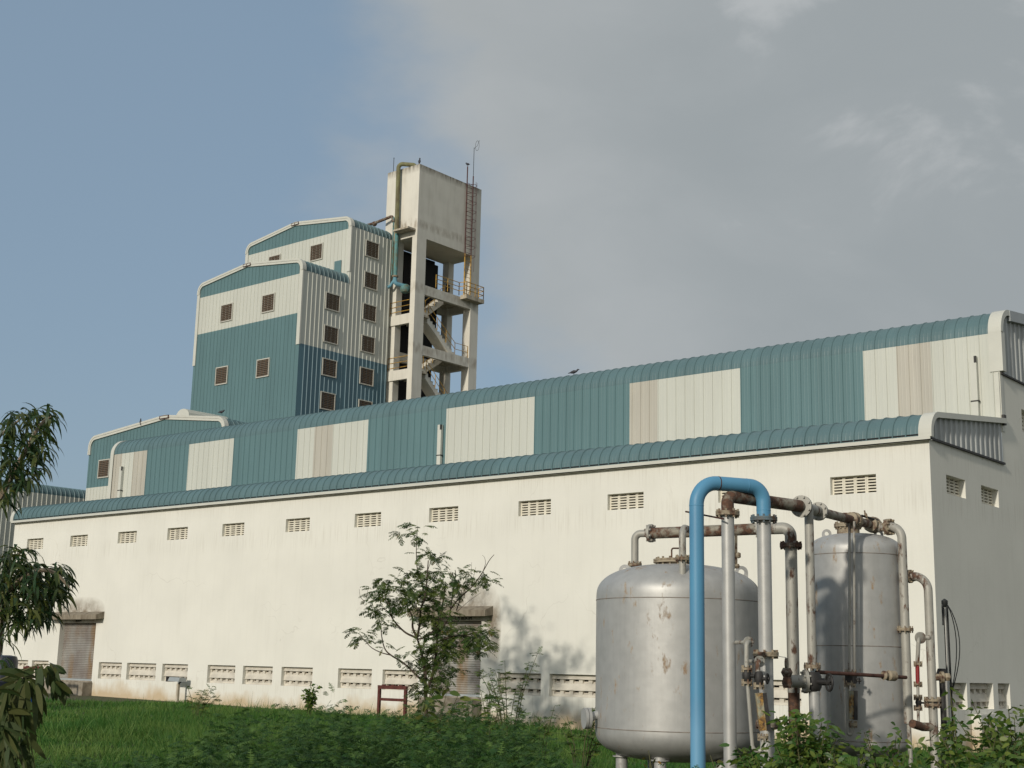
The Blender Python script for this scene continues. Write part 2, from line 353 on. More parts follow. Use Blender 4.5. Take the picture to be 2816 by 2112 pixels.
EL = [(36.35,37.9,-.90,-.17),(38.12,39.87,-.90,-.17),(40.25,41.2,-.90,-.17),(41.6,43.4,-.90,-.17)]
holed_wall(mb, (XR,YF,0), YV, XV, 5.62, GZ, 6.49, [(a-36,b-36,c,d,.2) for a,b,c,d in EV[:2]+EL[:3]])
holed_wall(mb, (XR,YF+5.62,0), YV, XV, 18.38, GZ, 9.37, [(a-41.62,b-41.62,c,d,.2) for a,b,c,d in EV[2:]+EL[3:] if a > 41.62])
holed_wall(mb, (XL,60,0), NY, NX, 24, GZ, 6.62, [])
holed_wall(mb, (XR,60,0), NX, YV, XR-XL, GZ, 9.37, [])
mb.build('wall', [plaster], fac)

def vent_panel(w, h, cols, rows):        # precast ventilator blocks, front face at y=0, local origin bottom left
    mb = MB(); hs = []; cw = w/cols; rh = h/rows
    for i in range(cols):
        for j in range(rows):
            hs.append((i*cw+cw*.13, i*cw+cw*.87, j*rh+rh*.24, j*rh+rh*.74, .07))
    holed_wall(mb, (0,0,0), XV, NY, w, 0, h, hs)
    mb.quad((0,.07,0),(w,.07,0),(w,.07,h),(0,.07,h), 1)
    for i in range(1, cols): mb.box(i*cw-.006, i*cw+.006, -.004, -.0005, 0, h, 2)
    return mb
def low_panel(w, h, n):                  # two rows of hooded openings
    mb = MB(); p = w/n
    rows = [(.58*h,.77*h),(.10*h,.27*h)]; 
    hs = [(i*p+p*.2, i*p+p*.8, a, b, .12) for i in range(n) for a, b in rows]
    holed_wall(mb, (0,.03,0), XV, NY, w, 0, h, hs)
    mb.quad((0,.15,0),(w,.15,0),(w,.15,h),(0,.15,h), 1)
    for a, b in rows:
        for i in range(n):
            mb.quad((i*p+p*.2,.032,a),(i*p+p*.8,.032,a),(i*p+p*.8,.13,a+(b-a)*.62),(i*p+p*.2,.13,a+(b-a)*.62))
    for (z0, z1) in ((.77*h, h-.004), (.27*h, .58*h)):   # sloped hood strips leaning out over the openings
        mb.hexa([(.004,-.035,z0+.012),(w-.004,-.035,z0+.012),(w-.004,.03,z0+.012),(.004,.03,z0+.012),(.004,.02,z1),(w-.004,.02,z1),(w-.004,.03,z1),(.004,.03,z1)])
    return mb
proto = None
for x in UPV:
    o = None
    if proto is None:
        proto = vent_panel(1.416, .516, 4, 6).build('vent_block', [vent_m, dark, vent_dirty], fac, U((x+.002, YF+VD-.012, 5.072))-fac.location)
    else: o = place(proto, fac, (x+.002, YF+VD-.012, 5.072))
pe = None
for (a, b, c, d) in EV:
    if pe is None:
        pe = vent_panel(b-a-.004, d-c-.004, 4, 6).build('vent_block', [vent_m, dark, vent_dirty], fac, U((XR-.188, a+.002, c+.002))-fac.location); pe.rotation_euler = (0,0,pi/2)
    else:
        o = place(pe, fac, (XR-.188, a+.002, c+.002)); o.scale = (1,1,(d-c)/.54)
lows = {}
for (a, b) in LOV:
    k = round(b-a, 1)
    if k not in lows: lows[k] = low_panel(1.0, .716, max(4, round(k/.36))).build('vent_grille', [vent_dirty, dark], fac, U((a+.002, YF+LD-.03, -.928))-fac.location); o = lows[k]
    else: o = place(lows[k], fac, (a+.002, YF+LD-.03, -.928))
    o.scale = (b-a-.004, 1, 1)
for (a, b, c, d) in EL:
    o = place(list(lows.values())[0], fac, (XR-.17, a+.002, c+.002)); o.rotation_euler = (0,0,pi/2); o.scale = (b-a-.004, 1, 1)
# roller shutter doors, canopies, steps, lettering
for k, (a, b) in enumerate(DO):
    mb = MB(); zs = np.arange(-1.06, 1.53, .0155); pr = [(.03*abs(math.sin((z+1.06)/.078*pi)), z) for z in zs]
    for i in range(len(pr)-1):
        mb.add([(a+.004, YF+.26-pr[i][0], pr[i][1]), (b-.004, YF+.26-pr[i][0], pr[i][1]), (b-.004, YF+.26-pr[i+1][0], pr[i+1][1]), (a+.004, YF+.26-pr[i+1][0], pr[i+1][1])], [(0,1,2,3)], 0, True)
    mb.box(a+.004, b-.004, YF+.21, YF+.27, -1.055, -.98, 1)
    d = mb.build('shutter_door', [shutter, zinc], fac); 
    d['label'] = 'wide rust streaked roller shutter' if k == 0 else 'narrower roller shutter behind the tree'
    x0, x1 = ((-58.0,-53.9) if k == 0 else (-34.5,-30.8))
    mb = MB(); w = .42
    mb.hexa([(x0,YF-w,1.67),(x1,YF-w,1.67),(x1,YF-.003,1.72),(x0,YF-.003,1.72),(x0,YF-w,1.88),(x1,YF-w,1.88),(x1,YF-.003,2.03),(x0,YF-.003,2.03)])
    mb.build('canopy', door_mould, fac)
    mb = MB(); mb.box(a-.15, b+.1, YF-.5, YF-.003, -2.6, -1.12); mb.box(a-.05, b+.05, YF-.06, YF+.2, -1.12, -1.062); mb.build('door_step', step_m, fac)
def text(s, size, parent, loc, mat_, name='lettering', rot=(pi/2,0,0), al='CENTER'):
    cu = bpy.data.curves.new(name, 'FONT'); cu.body = s; cu.size = size; cu.align_x = al; cu.extrude = .006
    o = bpy.data.objects.new(name, cu); C.objects.link(o); cu.materials.append(mat_)
    dg = bpy.context.evaluated_depsgraph_get(); me = bpy.data.meshes.new_from_object(o.evaluated_get(dg)); bpy.data.objects.remove(o)
    o = bpy.data.objects.new(name, me); C.objects.link(o); o.parent = parent; o.rotation_euler = rot; o.location = U(loc)-parent.location
    return o
text('OR ROOM', .17, fac, (-32.15, YF-.008, 1.56), black_iron)
text('ROOM', .15, fac, (-55.9, YF-.008, 1.57), black_iron)
# lean-to roof with bullnose
secA = [(-.12,6.50),(-.12,6.62)] + [(a, z) for a, z in arc((.50,6.62), .62, pi, pi/2, 9)][1:] + [(5.76,7.87)]
mb = MB(); ribbed_sweep(mb, (XL-.1,YF,0), XV, NY, XR-XL+.1, secA, lambda j,u: 0, minor=.005, h=.032, w=.05); mb.build('lean_to_roof', [blue_roof], fac)
mb = MB(); mb.box(XL-.1, XR+.1, YF-.17, YF-.13, 6.40, 6.53); mb.box(XL-.1, XR+.1, YF-.17, YF-.02, 6.40, 6.425); mb.box(XL, XR, YF-.13, YF-.01, 6.56, 6.60, 1); mb.build('eave_trim', [trim, dark], fac)  # the black strip paints shadow into the gap under the eave
def end_trim(sec, x0, x1, off, drop, name, mats, parent, org_y, n_curve, u=XV, n=NY, org=None):
    """strip of width x1-x0 lying over a roof edge (mat 0 on the curve, 1 on the slope), with its inward fascia"""
    S = [np.array(p) for p in sec]; N = []
    for i in range(len(S)):
        a = S[max(0,i-1)]; b = S[min(len(S)-1,i+1)]; t = (b-a)/np.linalg.norm(b-a); N.append(np.array((-t[1], t[0])))
    mb = MB(); O = [s+nn*off for s, nn in zip(S, N)]; I = [s-nn*drop for s, nn in zip(S, N)]
    def P(x, q): 
        return (Vector(org)+u*x-n*q[0]+Vector((0,0,q[1]))) if org is not None else Vector((x, org_y+q[0], q[1]))
    for i in range(len(S)-1):
        mi = 0 if i < n_curve else 1
        mb.quad(P(x0,O[i]), P(x1,O[i]), P(x1,O[i+1]), P(x0,O[i+1]), mi)
        mb.quad(P(x1,O[i]), P(x1,I[i]), P(x1,I[i+1]), P(x1,O[i+1]), mi)
        mb.quad(P(x0,O[i]), P(x0,I[i]), P(x0,I[i+1]), P(x0,O[i+1]), mi)
        mb.quad(P(x0,I[i]), P(x1,I[i]), P(x1,I[i+1]), P(x0,I[i+1]), mi)
    for q in (0, -1): mb.quad(P(x0,O[q]), P(x1,O[q]), P(x1,I[q]), P(x0,I[q]), 0 if q == 0 else 1)
    return mb.build(name, mats, parent)
end_trim(secA, XR-.24, XR+.14, .04, .12, 'roof_end_trim', [trim, zinc], fac, YF, 11)
end_trim(secA, XL-.22, XL+.05, .045, .12, 'roof_end_trim', [trim, trim], fac, YF, 11)
# clerestory: wall and roof in one ribbed skin
XC0 = -62.78; H0 = 10.72
secB = [(0,7.5),(0,10.67),(0,H0)] + arc((.78,H0), .78, pi, pi/2, 9)[1:] + [(6.3,12.17),(12.6,11.5)]
cols = [(-61.98,2),(-60.96,1),(-59.72,2),(-56.23,0),(-52.69,1),(-47.97,0),(-46.79,1),(-45.6,2),(-43.24,1),(-38.51,0),(-33.78,1),(-29.07,0),(-27.86,2),(-24.31,1),(-19.56,0),(-18.36,1),(-17.19,2),(-10,1)]
def cm(j, u):
    if j >= 1: return 3
    for xb, c in cols:
        if XC0+u < xb: return c
mb = MB(); ribbed_sweep(mb, (XC0,YU,0), XV, NY, XR-XC0, secB, cm, minor=.005, h=.026, w=.045, phase=.05+((-59.72-XC0)-.05)%.394); mb.build('upper_cladding', [blue, white, beige, blue_roof], fac)
end_trim(secB[1:12], XR-.28, XR+.14, .045, .14, 'roof_end_trim', [trim, trim], fac, YU, 20)
end_trim([(.78,11.50),(6.3,12.17)], XR-.02, XR+.16, .04, .3, 'roof_end_trim', [zinc, zinc], fac, YU, 2)
end_trim(secB[0:12], XC0-.22, XC0+.06, .05, .1, 'roof_end_trim', [trim, trim], fac, YU, 20)
mb = MB(); mb.box(XR-.28, XR+.14, YU-.045, YU+.25, 9.42, 10.7); mb.box(XR-.16, XR+.02, YU-.012, YU+.2, 7.5, 9.5); mb.build('corner_trim', trim, fac)
mb = MB(); mb.box(XC0-.22, XC0+.06, YU-.03, YU+.2, 7.5, 10.7); mb.build('corner_trim', trim, fac)
mb = MB(); mb.box(XR+.02, XR+.10, YU-.05, YU+.13, 7.70, 8.02); mb.build('gutter_outlet', black_iron, fac)
for (x, z0, z1, w) in ((-61.79, 8.1, 9.94, .22), (-38.78, 8.1, 9.98, .2), (-15.75, 7.95, 9.97, .2)):
    mb = MB(); mb.box(x-w/2, x+w/2, YU-.17, YU-.04, z0, z1); mb.box(x+w/2-.07, x+w/2+.002, YU-.172, YU-.12, z1-.22, z1+.002, 1); mb.box(x-w/2-.03, x+w/2+.03, YU-.18, YU-.035, z0+.55, z0+.59, 1)
    mb.build('downpipe', [trim, black_iron], fac)
# corrugated infill under the two roof ends
mb = MB(); ribbed_wall(mb, (XR+.0,YF+.1,0), YV, XV, 5.5, 6.50, lambda u: min(7.18+.12*max(0,u-.4), 6.75+u*1.2), [], sp=.38, phase=.25, h=.05, w=.15, matf=lambda j,u: 0)
ribbed_wall(mb, (XR+.0,YU+.1,0), YV, XV, 11.5, 9.385, lambda u: min(11.42+.12*max(0,u-.7), 10.9+u*1.1, 12.1-.1*(u-6.2)), [], sp=.38, phase=.25, h=.05, w=.15, matf=lambda j,u: 0)
mb.box(XR-.02, XR+.07, YF+.05, YU-.05, 6.44, 6.50, 1); mb.box(XR-.02, XR+.07, YU+.05, YU+12.4, 9.33, 9.385, 1)
mb.build('end_infill_panel', [grey_clad, black_iron], fac)

# ================================================================== generic steel building end with gable
def window_mesh(w=1.38, h=1.30):
    mb = MB(); t = .07
    for (a,b,c,d) in ((0,w,0,t),(0,w,h-t,h),(0,t,t,h-t),(w-t,w,t,h-t)): mb.box(a,b,-.085,.03,c,d)
    return mb
def louvre_mesh(w=1.38, h=1.30):
    mb = MB(); t = .07; n = 9; mb.quad((t,0.012,t),(w-t,.012,t),(w-t,.012,h-t),(t,.012,h-t),1)
    for i in range(n):
        z = t+(h-2*t)*i/n; s = (h-2*t)/n
        mb.hexa([(t,-.065,z+.01),(w-t,-.065,z+.01),(w-t,-.05,z),(t,-.05,z),(t,-.012,z+s*.95),(w-t,-.012,z+s*.95),(w-t,0,z+s*.9),(t,0,z+s*.9)])
    return mb
WM = None
def window(parent, x, y, z, facing='front', h=1.30):
    global WM
    if WM is None:
        f = window_mesh().build('window', winframe, parent, U((x,y,z))-parent.location); l = louvre_mesh().build('louvre', [louvre, dark], f, U((0,0,0))); WM = (f, l); o = f
    else:
        o = WM[0].copy(); C.objects.link(o); o.parent = parent; o.location = U((x,y,z))-parent.location
        l = WM[1].copy(); C.objects.link(l); l.parent = o; l.location = (0,0,0)
    if facing == 'side': o.rotation_euler = (0,0,pi/2)
    o.scale = (1,1,h/1.30)
    return o
def roof_section(xl, xr, xm, ze, zr, r, zc):
    """eave-to-eave outline from the right wall over the ridge to the left, as (x, z)"""
    s = [(xr, zc), (xr, ze-r)] + [(xr-r+r*math.cos(t), ze-r+r*math.sin(t)) for t in np.linspace(0, pi/2, 8)][1:]
    s += [(xm, zr)]
    s += [(xl+r+r*math.cos(t), ze-r+r*math.sin(t)) for t in np.linspace(pi/2, pi, 8)] + [(xl, zc)]
    return s
def gable_roof(parent, xl, xr, xm, ze, zr, r, zc, y0, y1, matl, band_z=None, name='roof'):
    s = roof_section(xl, xr, xm, ze, zr, r, zc)
    mb = MB(); sec = [(xr-a, z) for a, z in s]    # depth inward measured from the right wall
    ribbed_sweep(mb, (xr, y0, 0), YV, XV, y1-y0, sec, lambda j,u: 0, phase=.4)
    return mb.build(name, [matl], parent), s
def barge(parent, s, y, wdt=.25, off=.06, name='gable_trim', back=.25):
    S = [np.array(p, float) for p in s]; N = []
    for i in range(len(S)):
        a = S[max(0,i-1)]; b = S[min(len(S)-1,i+1)]; t = (b-a)/np.linalg.norm(b-a); N.append(np.array((t[1], -t[0])))
    mb = MB(); O = [p+n_*off for p, n_ in zip(S, N)]; I = [p-n_*wdt for p, n_ in zip(S, N)]
    for i in range(len(S)-1):
        for (A, B, ya, yb) in ((O[i], O[i+1], y-.1, y+back), (I[i+1], I[i], y-.1, y)):
            mb.quad((A[0],ya,A[1]),(B[0],ya,B[1]),(B[0],yb,B[1]),(A[0],yb,A[1]))
        M0 = (O[i]*.55+I[i]*.45); M1 = (O[i+1]*.55+I[i+1]*.45)      # a small shadow step between the two laps of the trim
        mb.quad((O[i][0],y-.1,O[i][1]),(O[i+1][0],y-.1,O[i+1][1]),(M1[0],y-.1,M1[1]),(M0[0],y-.1,M0[1]))
        mb.quad((M0[0],y-.1,M0[1]),(M1[0],y-.1,M1[1]),(M1[0],y-.07,M1[1]),(M0[0],y-.07,M0[1]))
        mb.quad((M0[0],y-.07,M0[1]),(M1[0],y-.07,M1[1]),(I[i+1][0],y-.07,I[i+1][1]),(I[i][0],y-.07,I[i][1]))
    return mb.build(name, trim, parent)
def ztop_fn(s, x0):
    P = sorted([(x, z) for x, z in s], key=lambda q: q[0])
    xs = [p[0] for p in P]
    def f(u):
        x = x0+u; best = None
        for i in range(len(s)-1):
            (xa, za), (xb, zb) = s[i], s[i+1]
            if min(xa,xb)-1e-6 <= x <= max(xa,xb)+1e-6 and abs(xb-xa) > 1e-6:
                z = za+(zb-za)*(x-xa)/(xb-xa); best = z if best is None else max(best, z)
        return (best if best is not None else s[0][1])
    return f

# ---------------- processing tower: two stepped volumes
tw = thing('processing_tower', 'tall stepped tower clad in blue and white ribbed steel with brown louvred windows', 'building', (-76, 64.8, -1.8))
TY0, TY1, TY2, TX0, TX1 = 60.5, 64.9, 69.1, -81.75, -70.0
r1, s1 = gable_roof(tw, TX0, TX1, -76.1, 27.72, 28.35, .72, 26.86, TY0, TY1, blue_roof, name='lower_roof')
r2, s2 = gable_roof(tw, TX0-.15, TX1, -76.2, 32.02, 32.70, .72, 31.24, TY1, TY2, blue_roof, name='upper_roof')
mb = MB()
ribbed_wall(mb, (TX0,TY0,0), XV, NY, TX1-TX0, GZ, ztop_fn(s1, TX0), [23.78, 26.62], phase=.3, h=.03, w=.05, matf=lambda j,u: (0,1,0)[j])
ribbed_wall(mb, (TX0-.15,TY1,0), XV, NY, TX1-TX0+.15, 27.0, ztop_fn(s2, TX0-.15), [31.1], phase=.3, h=.03, w=.05, matf=lambda j,u: (1,0)[j])
mb.box(-71.61, -70.88, TY1-.06, TY1-.045, 27.6, 28.8, 0)
mb.build('front_cladding', [blue, white], tw)
mb = MB()
ribbed_wall(mb, (TX1,TY0,0), YV, XV, TY1-TY0, GZ, lambda u: 26.86, [21.58], phase=.53, matf=lambda j,u: (0,1)[j])
ribbed_wall(mb, (TX1,TY1,0), YV, XV, TY2-TY1, GZ, lambda u: 31.24, [21.6], phase=.12, matf=lambda j,u: (0,1)[j])
mb.build('side_cladding', [deepblue, white], tw)
mb = MB()
mb.quad((TX0,TY0,GZ),(TX0,TY1,GZ),(TX0,TY1,26.86),(TX0,TY0,26.86)); mb.quad((TX0-.15,TY1,GZ),(TX0-.15,TY2,GZ),(TX0-.15,TY2,31.24),(TX0-.15,TY1,31.24))
mb.add([(TX0-.15,TY2,GZ),(TX1,TY2,GZ)]+[(x,TY2,z) for x,z in s2[1:]], [tuple(range(len(s2)+1))])
mb.build('rear_cladding', [white], tw)
barge(tw, s1, TY0); barge(tw, s2, TY1)
for bx in ((TX1-.28, TX1+.05, TY0-.06, TY0+.06, 21.5, 26.95),(TX0-.05, TX0+.25, TY0-.06, TY0+.06, 21.4, 26.95),(TX1-.28, TX1+.05, TY1-.06, TY1+.06, 27.8, 31.3),(TX0-.2, TX0+.12, TY1-.06, TY1+.06, 27.0, 31.3)):
    mb = MB(); mb.box(*bx); mb.build('corner_trim', trim, tw)
for y, xm_, zr in ((TY0, -76.1, 28.35), (TY1, -76.2, 32.70)):
    mb = MB(); mb.box(xm_-.42, xm_+.42, y-.13, y-.105, zr-.22, zr+.0); mb.box(xm_-.36, xm_-.04, y-.135, y-.13, zr-.17, zr-.05, 1); mb.box(xm_+.04, xm_+.36, y-.135, y-.13, zr-.17, zr-.05, 1); mb.build('ridge_bracket', [rail_rust, trim], tw)
for x, y, z, h in ((-78.85,TY0,24.3,1.34),(-74.2,TY0,24.3,1.34),(-78.95,TY0,19.58,1.34),(-74.35,TY0,19.58,1.34),(-74.35,TY1,29.25,1.27),(-79.1,TY1,29.25,1.27)):
    window(tw, x, y-.0, z, 'front', h)
for i, z in enumerate((24.5,22.1,19.7,17.3,14.9)): window(tw, TX1, 62.68, z, 'side', 1.26)
for i, z in enumerate((29.32,26.93,24.5,22.12,19.72,17.32)): window(tw, TX1, 66.33, z, 'side', 1.27)
# ridge ventilator on the lower roof
def ridge_vent(parent, x, y0, y1, z0, w=1.25, h=.75):
    mb = MB(); pr = [(x-w/2, z0-.3), (x-w/2, z0+h*.35)]+[(x+w/2*math.cos(t), z0+h*.35+h*.65*math.sin(t)) for t in np.linspace(pi, 0, 9)][1:]+[(x+w/2, z0-.3)]
    n = len(pr); vs = [(a,y0,b) for a,b in pr]+[(a,y1,b) for a,b in pr]
    mb.add(vs, [tuple(range(n)), tuple(range(2*n-1,n-1,-1))]+[(i, i+1, n+i+1, n+i) for i in range(n-1)])
    return mb.build('ridge_vent', trim, parent)
ridge_vent(tw, -77.5, 61.9, 64.85, 28.3, 1.5, .75)

# ---------------- gabled blue building in front of the tower
gb = thing('gabled_building', 'low gabled building of blue ribbed steel with white barge trim below the tower', 'building', (-78, 57.7, -1.8))
GX0, GX1, GY0, GY1 = -85.9, -70.45, 55.0, 60.4
r3, s3 = gable_roof(gb, GX0, GX1, -77.0, 15.62, 16.3, .8, 14.7, GY0, GY1, blue_roof)
mb = MB(); ribbed_wall(mb, (GX0,GY0,0), XV, NY, GX1-GX0, GZ, ztop_fn(s3, GX0), [11.89], phase=.2, h=.03, w=.05, matf=lambda j,u: (1,0)[j]); mb.build('front_cladding', [blue, white], gb)
mb = MB(); ribbed_wall(mb, (GX1,GY0,0), YV, XV, GY1-GY0, GZ, lambda u: 14.7, [], phase=.3, matf=lambda j,u: 0); mb.build('side_cladding', [blue, white], gb)
mb = MB(); ribbed_wall(mb, (GX0,GY1,0), NY, NX, GY1-GY0, GZ, lambda u: 14.7, [], phase=.3, matf=lambda j,u: 0); mb.build('side_cladding', [blue, white], gb)
barge(gb, s3[0:-1]+[(GX0,14.3)], GY0)
mb = MB(); mb.box(-77.55, -76.5, GY0-.14, GY0-.105, 16.08, 16.32); mb.box(-77.45, -76.6, GY0-.145, GY0-.14, 16.14, 16.27, 1); mb.build('ridge_bracket', [rail_rust, trim], gb)
window(gb, -84.5, GY0, 12.5, 'front', 1.32)
ridge_vent(gb, -77.6, 56.8, 60.35, 16.3, 1.5, .85)

# ---------------- far shed at the left edge
fs = thing('far_shed', 'distant ribbed shed with a dark blue rounded eave behind the factory, at the left edge', 'building', (-99, 50, -1.8))
FX, FZ = -93.0, 12.05
sec = [(0,-2.9),(0,FZ-.0)] + arc((.72,FZ+.02), .72, pi, pi/2, 7)[0:] + [(6,13.35),(12,12.7)]
mb = MB(); ribbed_sweep(mb, (FX,38,0), YV, XV, 32, sec, lambda j,u: 0 if j < 1 else 1, phase=.13); mb.build('cladding', [white, blue_roof], fs)
mb = MB(); mb.box(FX-12, FX-.1, 38, 38.1, GZ, 12.5); mb.box(FX-12, FX-.1, 69.9, 70, GZ, 12.5); mb.box(FX-12,FX-11.9,38.1,69.9,GZ,12.5); mb.build('end_wall', white, fs)
mb = MB(); mb.box(FX-1.3, FX-.7, 54.4, 55.2, 12.7, 13.15); mb.build('roof_ventilator', trim, fs)

# ================================================================== concrete stair tower with water tank on top
ct = thing('water_tower', 'white concrete stair tower carrying a box shaped water tank, streaked with grime', 'water tower', (-69.3, 72.8, -1.8))
CX0, CX1, CY0, CY1 = -70.97, -67.59, 69.28, 76.35
mb = MB(); mb.box(CX0, CX1, CY0, CY1, 31.2, 36.85); mb.build('water_tank', concrete, ct)
mb = MB(); mb.box(CX0+.2, CX1-.2, CY0+.2, CY1-.2, 36.85, 36.93); mb.build('tank_lid', concrete_old, ct)
for (a,b,c,d) in ((-68.08,CX1,CY0,70.3),(-68.35,CX1,75.44,CY1),(CX0+.1,-69.65,CY0+.12,70.0),(CX0+.1,-70.25,75.7,CY1-.05)):
    mb = MB(); mb.box(a,b,c,d,GZ,31.198); mb.build('column', concrete, ct)
for z in (26.9, 22.3, 17.7, 13.1):
    mb = MB(); mb.box(CX1-.3, CX1-.012, 70.302, 75.438, z, z+.72); mb.box(CX0+.1, CX0+.4, 70.002, 75.698, z, z+.72); mb.box(-70.24, -68.36, 75.9, 76.2, z, z+.6); mb.build('side_beam', concrete, ct)
for z in (24.6, 20.4, 16.0):
    mb = MB(); mb.box(CX0+.75, -68.082, CY0+.012, CY0+.3, z, z+.75); mb.build('front_beam', concrete, ct)
for z in (27.6, 23.0, 18.4):            # landings at the back
    mb = MB(); mb.box(CX0+.42, CX1-.32, 73.9, 75.85, z-.18, z+.02); mb.build('landing', concrete_old, ct)
for z in (25.36, 21.1, 16.7):           # half landings at the front
    mb = MB(); mb.box(CX0+.75, -67.95 if False else -68.1, CY0+.31, 70.9, z-.16, z-.01); mb.box(-68.1, CX1-.02, 70.31, 70.9, z-.16, z-.01); mb.build('landing', concrete_old, ct)
def flight(x0, x1, ya, za, yb, zb, n=11):
    mb = MB(); dy = (yb-ya)/n; dz = (zb-za)/n; th = .42
    for i in range(n):
        y0 = ya+dy*i; z0 = za+dz*i; zt = max(z0, z0+dz)
        mb.box(x0, x1, y0, y0+dy, zt-.03-abs(dz)*.1, zt)
        mb.hexa([(x0, min(y0,y0+dy), (z0 if dy>0 else z0+dz)-th),(x1, min(y0,y0+dy), (z0 if dy>0 else z0+dz)-th),(x1,max(y0,y0+dy),(z0+dz if dy>0 else z0)-th),(x0,max(y0,y0+dy),(z0+dz if dy>0 else z0)-th),
                 (x0, min(y0,y0+dy), zt-.03),(x1, min(y0,y0+dy), zt-.03),(x1,max(y0,y0+dy),zt-.03),(x0,max(y0,y0+dy),zt-.03)])
    return mb.build('stair_flight', concrete, ct)
for zt, zm, zb in ((27.6,25.3,23.0),(23.0,21.05,18.4),(18.4,16.6,14.0)):
    flight(-69.95, -69.0, 73.9, zt, 70.9, zm)
    flight(-68.75, -67.78, 70.9, zm, 73.95, zb)
# black block painting shade inside open-sided storeys of the steel hall the stair serves
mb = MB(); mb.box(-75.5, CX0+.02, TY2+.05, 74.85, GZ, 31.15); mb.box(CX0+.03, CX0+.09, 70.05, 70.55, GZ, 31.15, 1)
mb.build('shaded_hall', [dark, teal_pipe], ct)
mb = MB(); mb.box(-70.30, -70.26, 70.7, 74.5, 25.2, 30.6); mb.build('doorway_shade', dark, ct)  # thin black panel, the doorway's inner shade put into its colour
# slab bracket at the pipe, platform at the ladder
mb = MB(); mb.box(-69.3, -67.75, 68.45, CY0-.003, 31.62, 31.76); mb.build('front_slab', concrete_old, ct)
mb = MB(); mb.box(CX1+.003, -66.95, 74.25, 76.3, 27.42, 27.72); mb.build('ladder_platform', concrete_old, ct)
def rails(pts, h, levels, posts, r, matl, name='railing'):
    mb = MB(); pts = [Vector(p) for p in pts]
    for L in levels: mb.tube([p+Vector((0,0,h*L)) for p in pts], r, 6, smooth=True)
    for i in range(len(pts)-1):
        n = max(1, round((pts[i+1]-pts[i]).length/posts))
        for k in range(n+1):
            q = pts[i].lerp(pts[i+1], k/n); mb.tube([q, q+Vector((0,0,h))], r*1.1, 6)
    return mb.build(name, matl, ct)
rails([(-67.7,71.6,27.75),(-67.7,74.2,27.75),(-67.0,74.3,27.72),(-67.0,76.25,27.72),(-67.5,76.25,27.72)], 1.0, (.35,.68,1), 1.2, .03, yellow)
for z in (25.36, 21.1): rails([(CX0+.75,CY0+.1,z),(-68.1,CY0+.1,z)], 1.05, (.25,.62,1), 3.0, .026, yellow)
for zt, zm, zb in ((27.6,25.3,23.0),(23.0,21.05,18.4)):
    rails([(-67.72,70.9,zm),(-67.72,73.95,zb),(-67.72,75.4,zb)], .95, (.5,1), 1.5, .024, yellow)
    rails([(-69.0,70.9,zm),(-69.0,73.9,zt)], .95, (.5,1), 1.1, .024, yellow)
# caged ladder: yellow below, dark red above, both stiles carried past the tank top
ld = MB()
for y in (74.5, 75.2):
    ld.tube([(CX1+.12,y,27.72),(CX1+.12,y,31.1)], .05, 6, 1); ld.tube([(CX1+.12,y,31.1),(CX1+.12,y,38.2 if y < 75 else 37.6)], .045, 6, 0)
for z in np.arange(27.95, 36.9, .33): ld.tube([(CX1+.12,74.5,z),(CX1+.12,75.2,z)], .018, 5, 1 if z < 31 else 0)
lad = ld.build('ladder', [darkred, yellow], ct)
cg = MB()
for z in np.arange(30.9, 36.9, .72): cg.tube([(CX1+.12+.62*math.sin(t), 74.85-.42*math.cos(t), z) for t in np.linspace(0, pi, 11)], .017, 5)
for t in (.3, .5, .7): cg.tube([(CX1+.12+.62*math.sin(pi*t), 74.85-.42*math.cos(pi*t), 29.6 if t == .5 else 30.9), (CX1+.12+.62*math.sin(pi*t), 74.85-.42*math.cos(pi*t), 36.9)], .015, 5)
cg.build('ladder_cage', darkred, lad)
an = MB(); an.tube([(CX1+.12,75.2,37.5),(CX1+.12,75.2,40.0)], .022, 6); an.tube([(CX1+.12+.28+.2*math.sin(t), 75.25, 40.1+.42*math.cos(t)) for t in np.linspace(0, 2*pi, 15)], .013, 5); an.tube([(CX1+.12,75.2,39.9),(CX1+.4,75.25,40.1),(CX1+.62,75.25,40.5)], .013, 5)
an.build('antenna', cable, ct)
an = MB(); an.tube([(-70.5,69.4,36.85),(-70.5,69.4,38.0)], .022, 6); an.lathe((-70.5,69.4,38.0), [(.01,-.04),(.05,0),(.01,.05)], 8); an.build('lightning_rod', cable, ct)
mb = MB(); mb.box(-70.2, -70.05, 75.4, 75.69, 28.7, 29.3); mb.build('switch_box', black_iron, ct)
# riser pipes on its front
rp = thing('riser_pipe', 'thick algae stained pipe rising up the water tank front and bending over its top', 'pipe', (-69.45, 69, 28))
mb = MB(); mb.tube(fillet([(-69.42,68.98,28.3),(-69.55,68.98,37.2),(-68.4,69.5,37.0),(-68.3,69.6,36.8)], [.3,.2], 6), .16, 12, 0); mb.build('pipe_run', green_pipe, rp)
mb = MB(); mb.tube([(-69.42,68.98,28.3),(-69.425,68.98,31.6)], .163, 12, 0); mb.tube([(-69.72,68.92,28.4),(-69.80,68.95,33.0)], .06, 8, 0); mb.build('lower_pipe', teal_pipe, rp)
mb = MB(); mb.lathe((-69.42,68.98,28.22), [(.24,0),(.24,.12)], 16); mb.build('flange', flange_m, rp)
mb = MB(); mb.tube(fillet([(-69.42,68.98,28.2),(-69.42,68.98,27.75),(-69.0,69.7,27.6)], .25), .16, 10); mb.tube(fillet([(-69.42,68.98,28.1),(-69.8,68.9,27.6),(-70.1,68.9,27.5)], .1), .11, 10); mb.build('elbow', mat('light_blue_pipe', (.16,.36,.46), .5, noise=.2), rp)
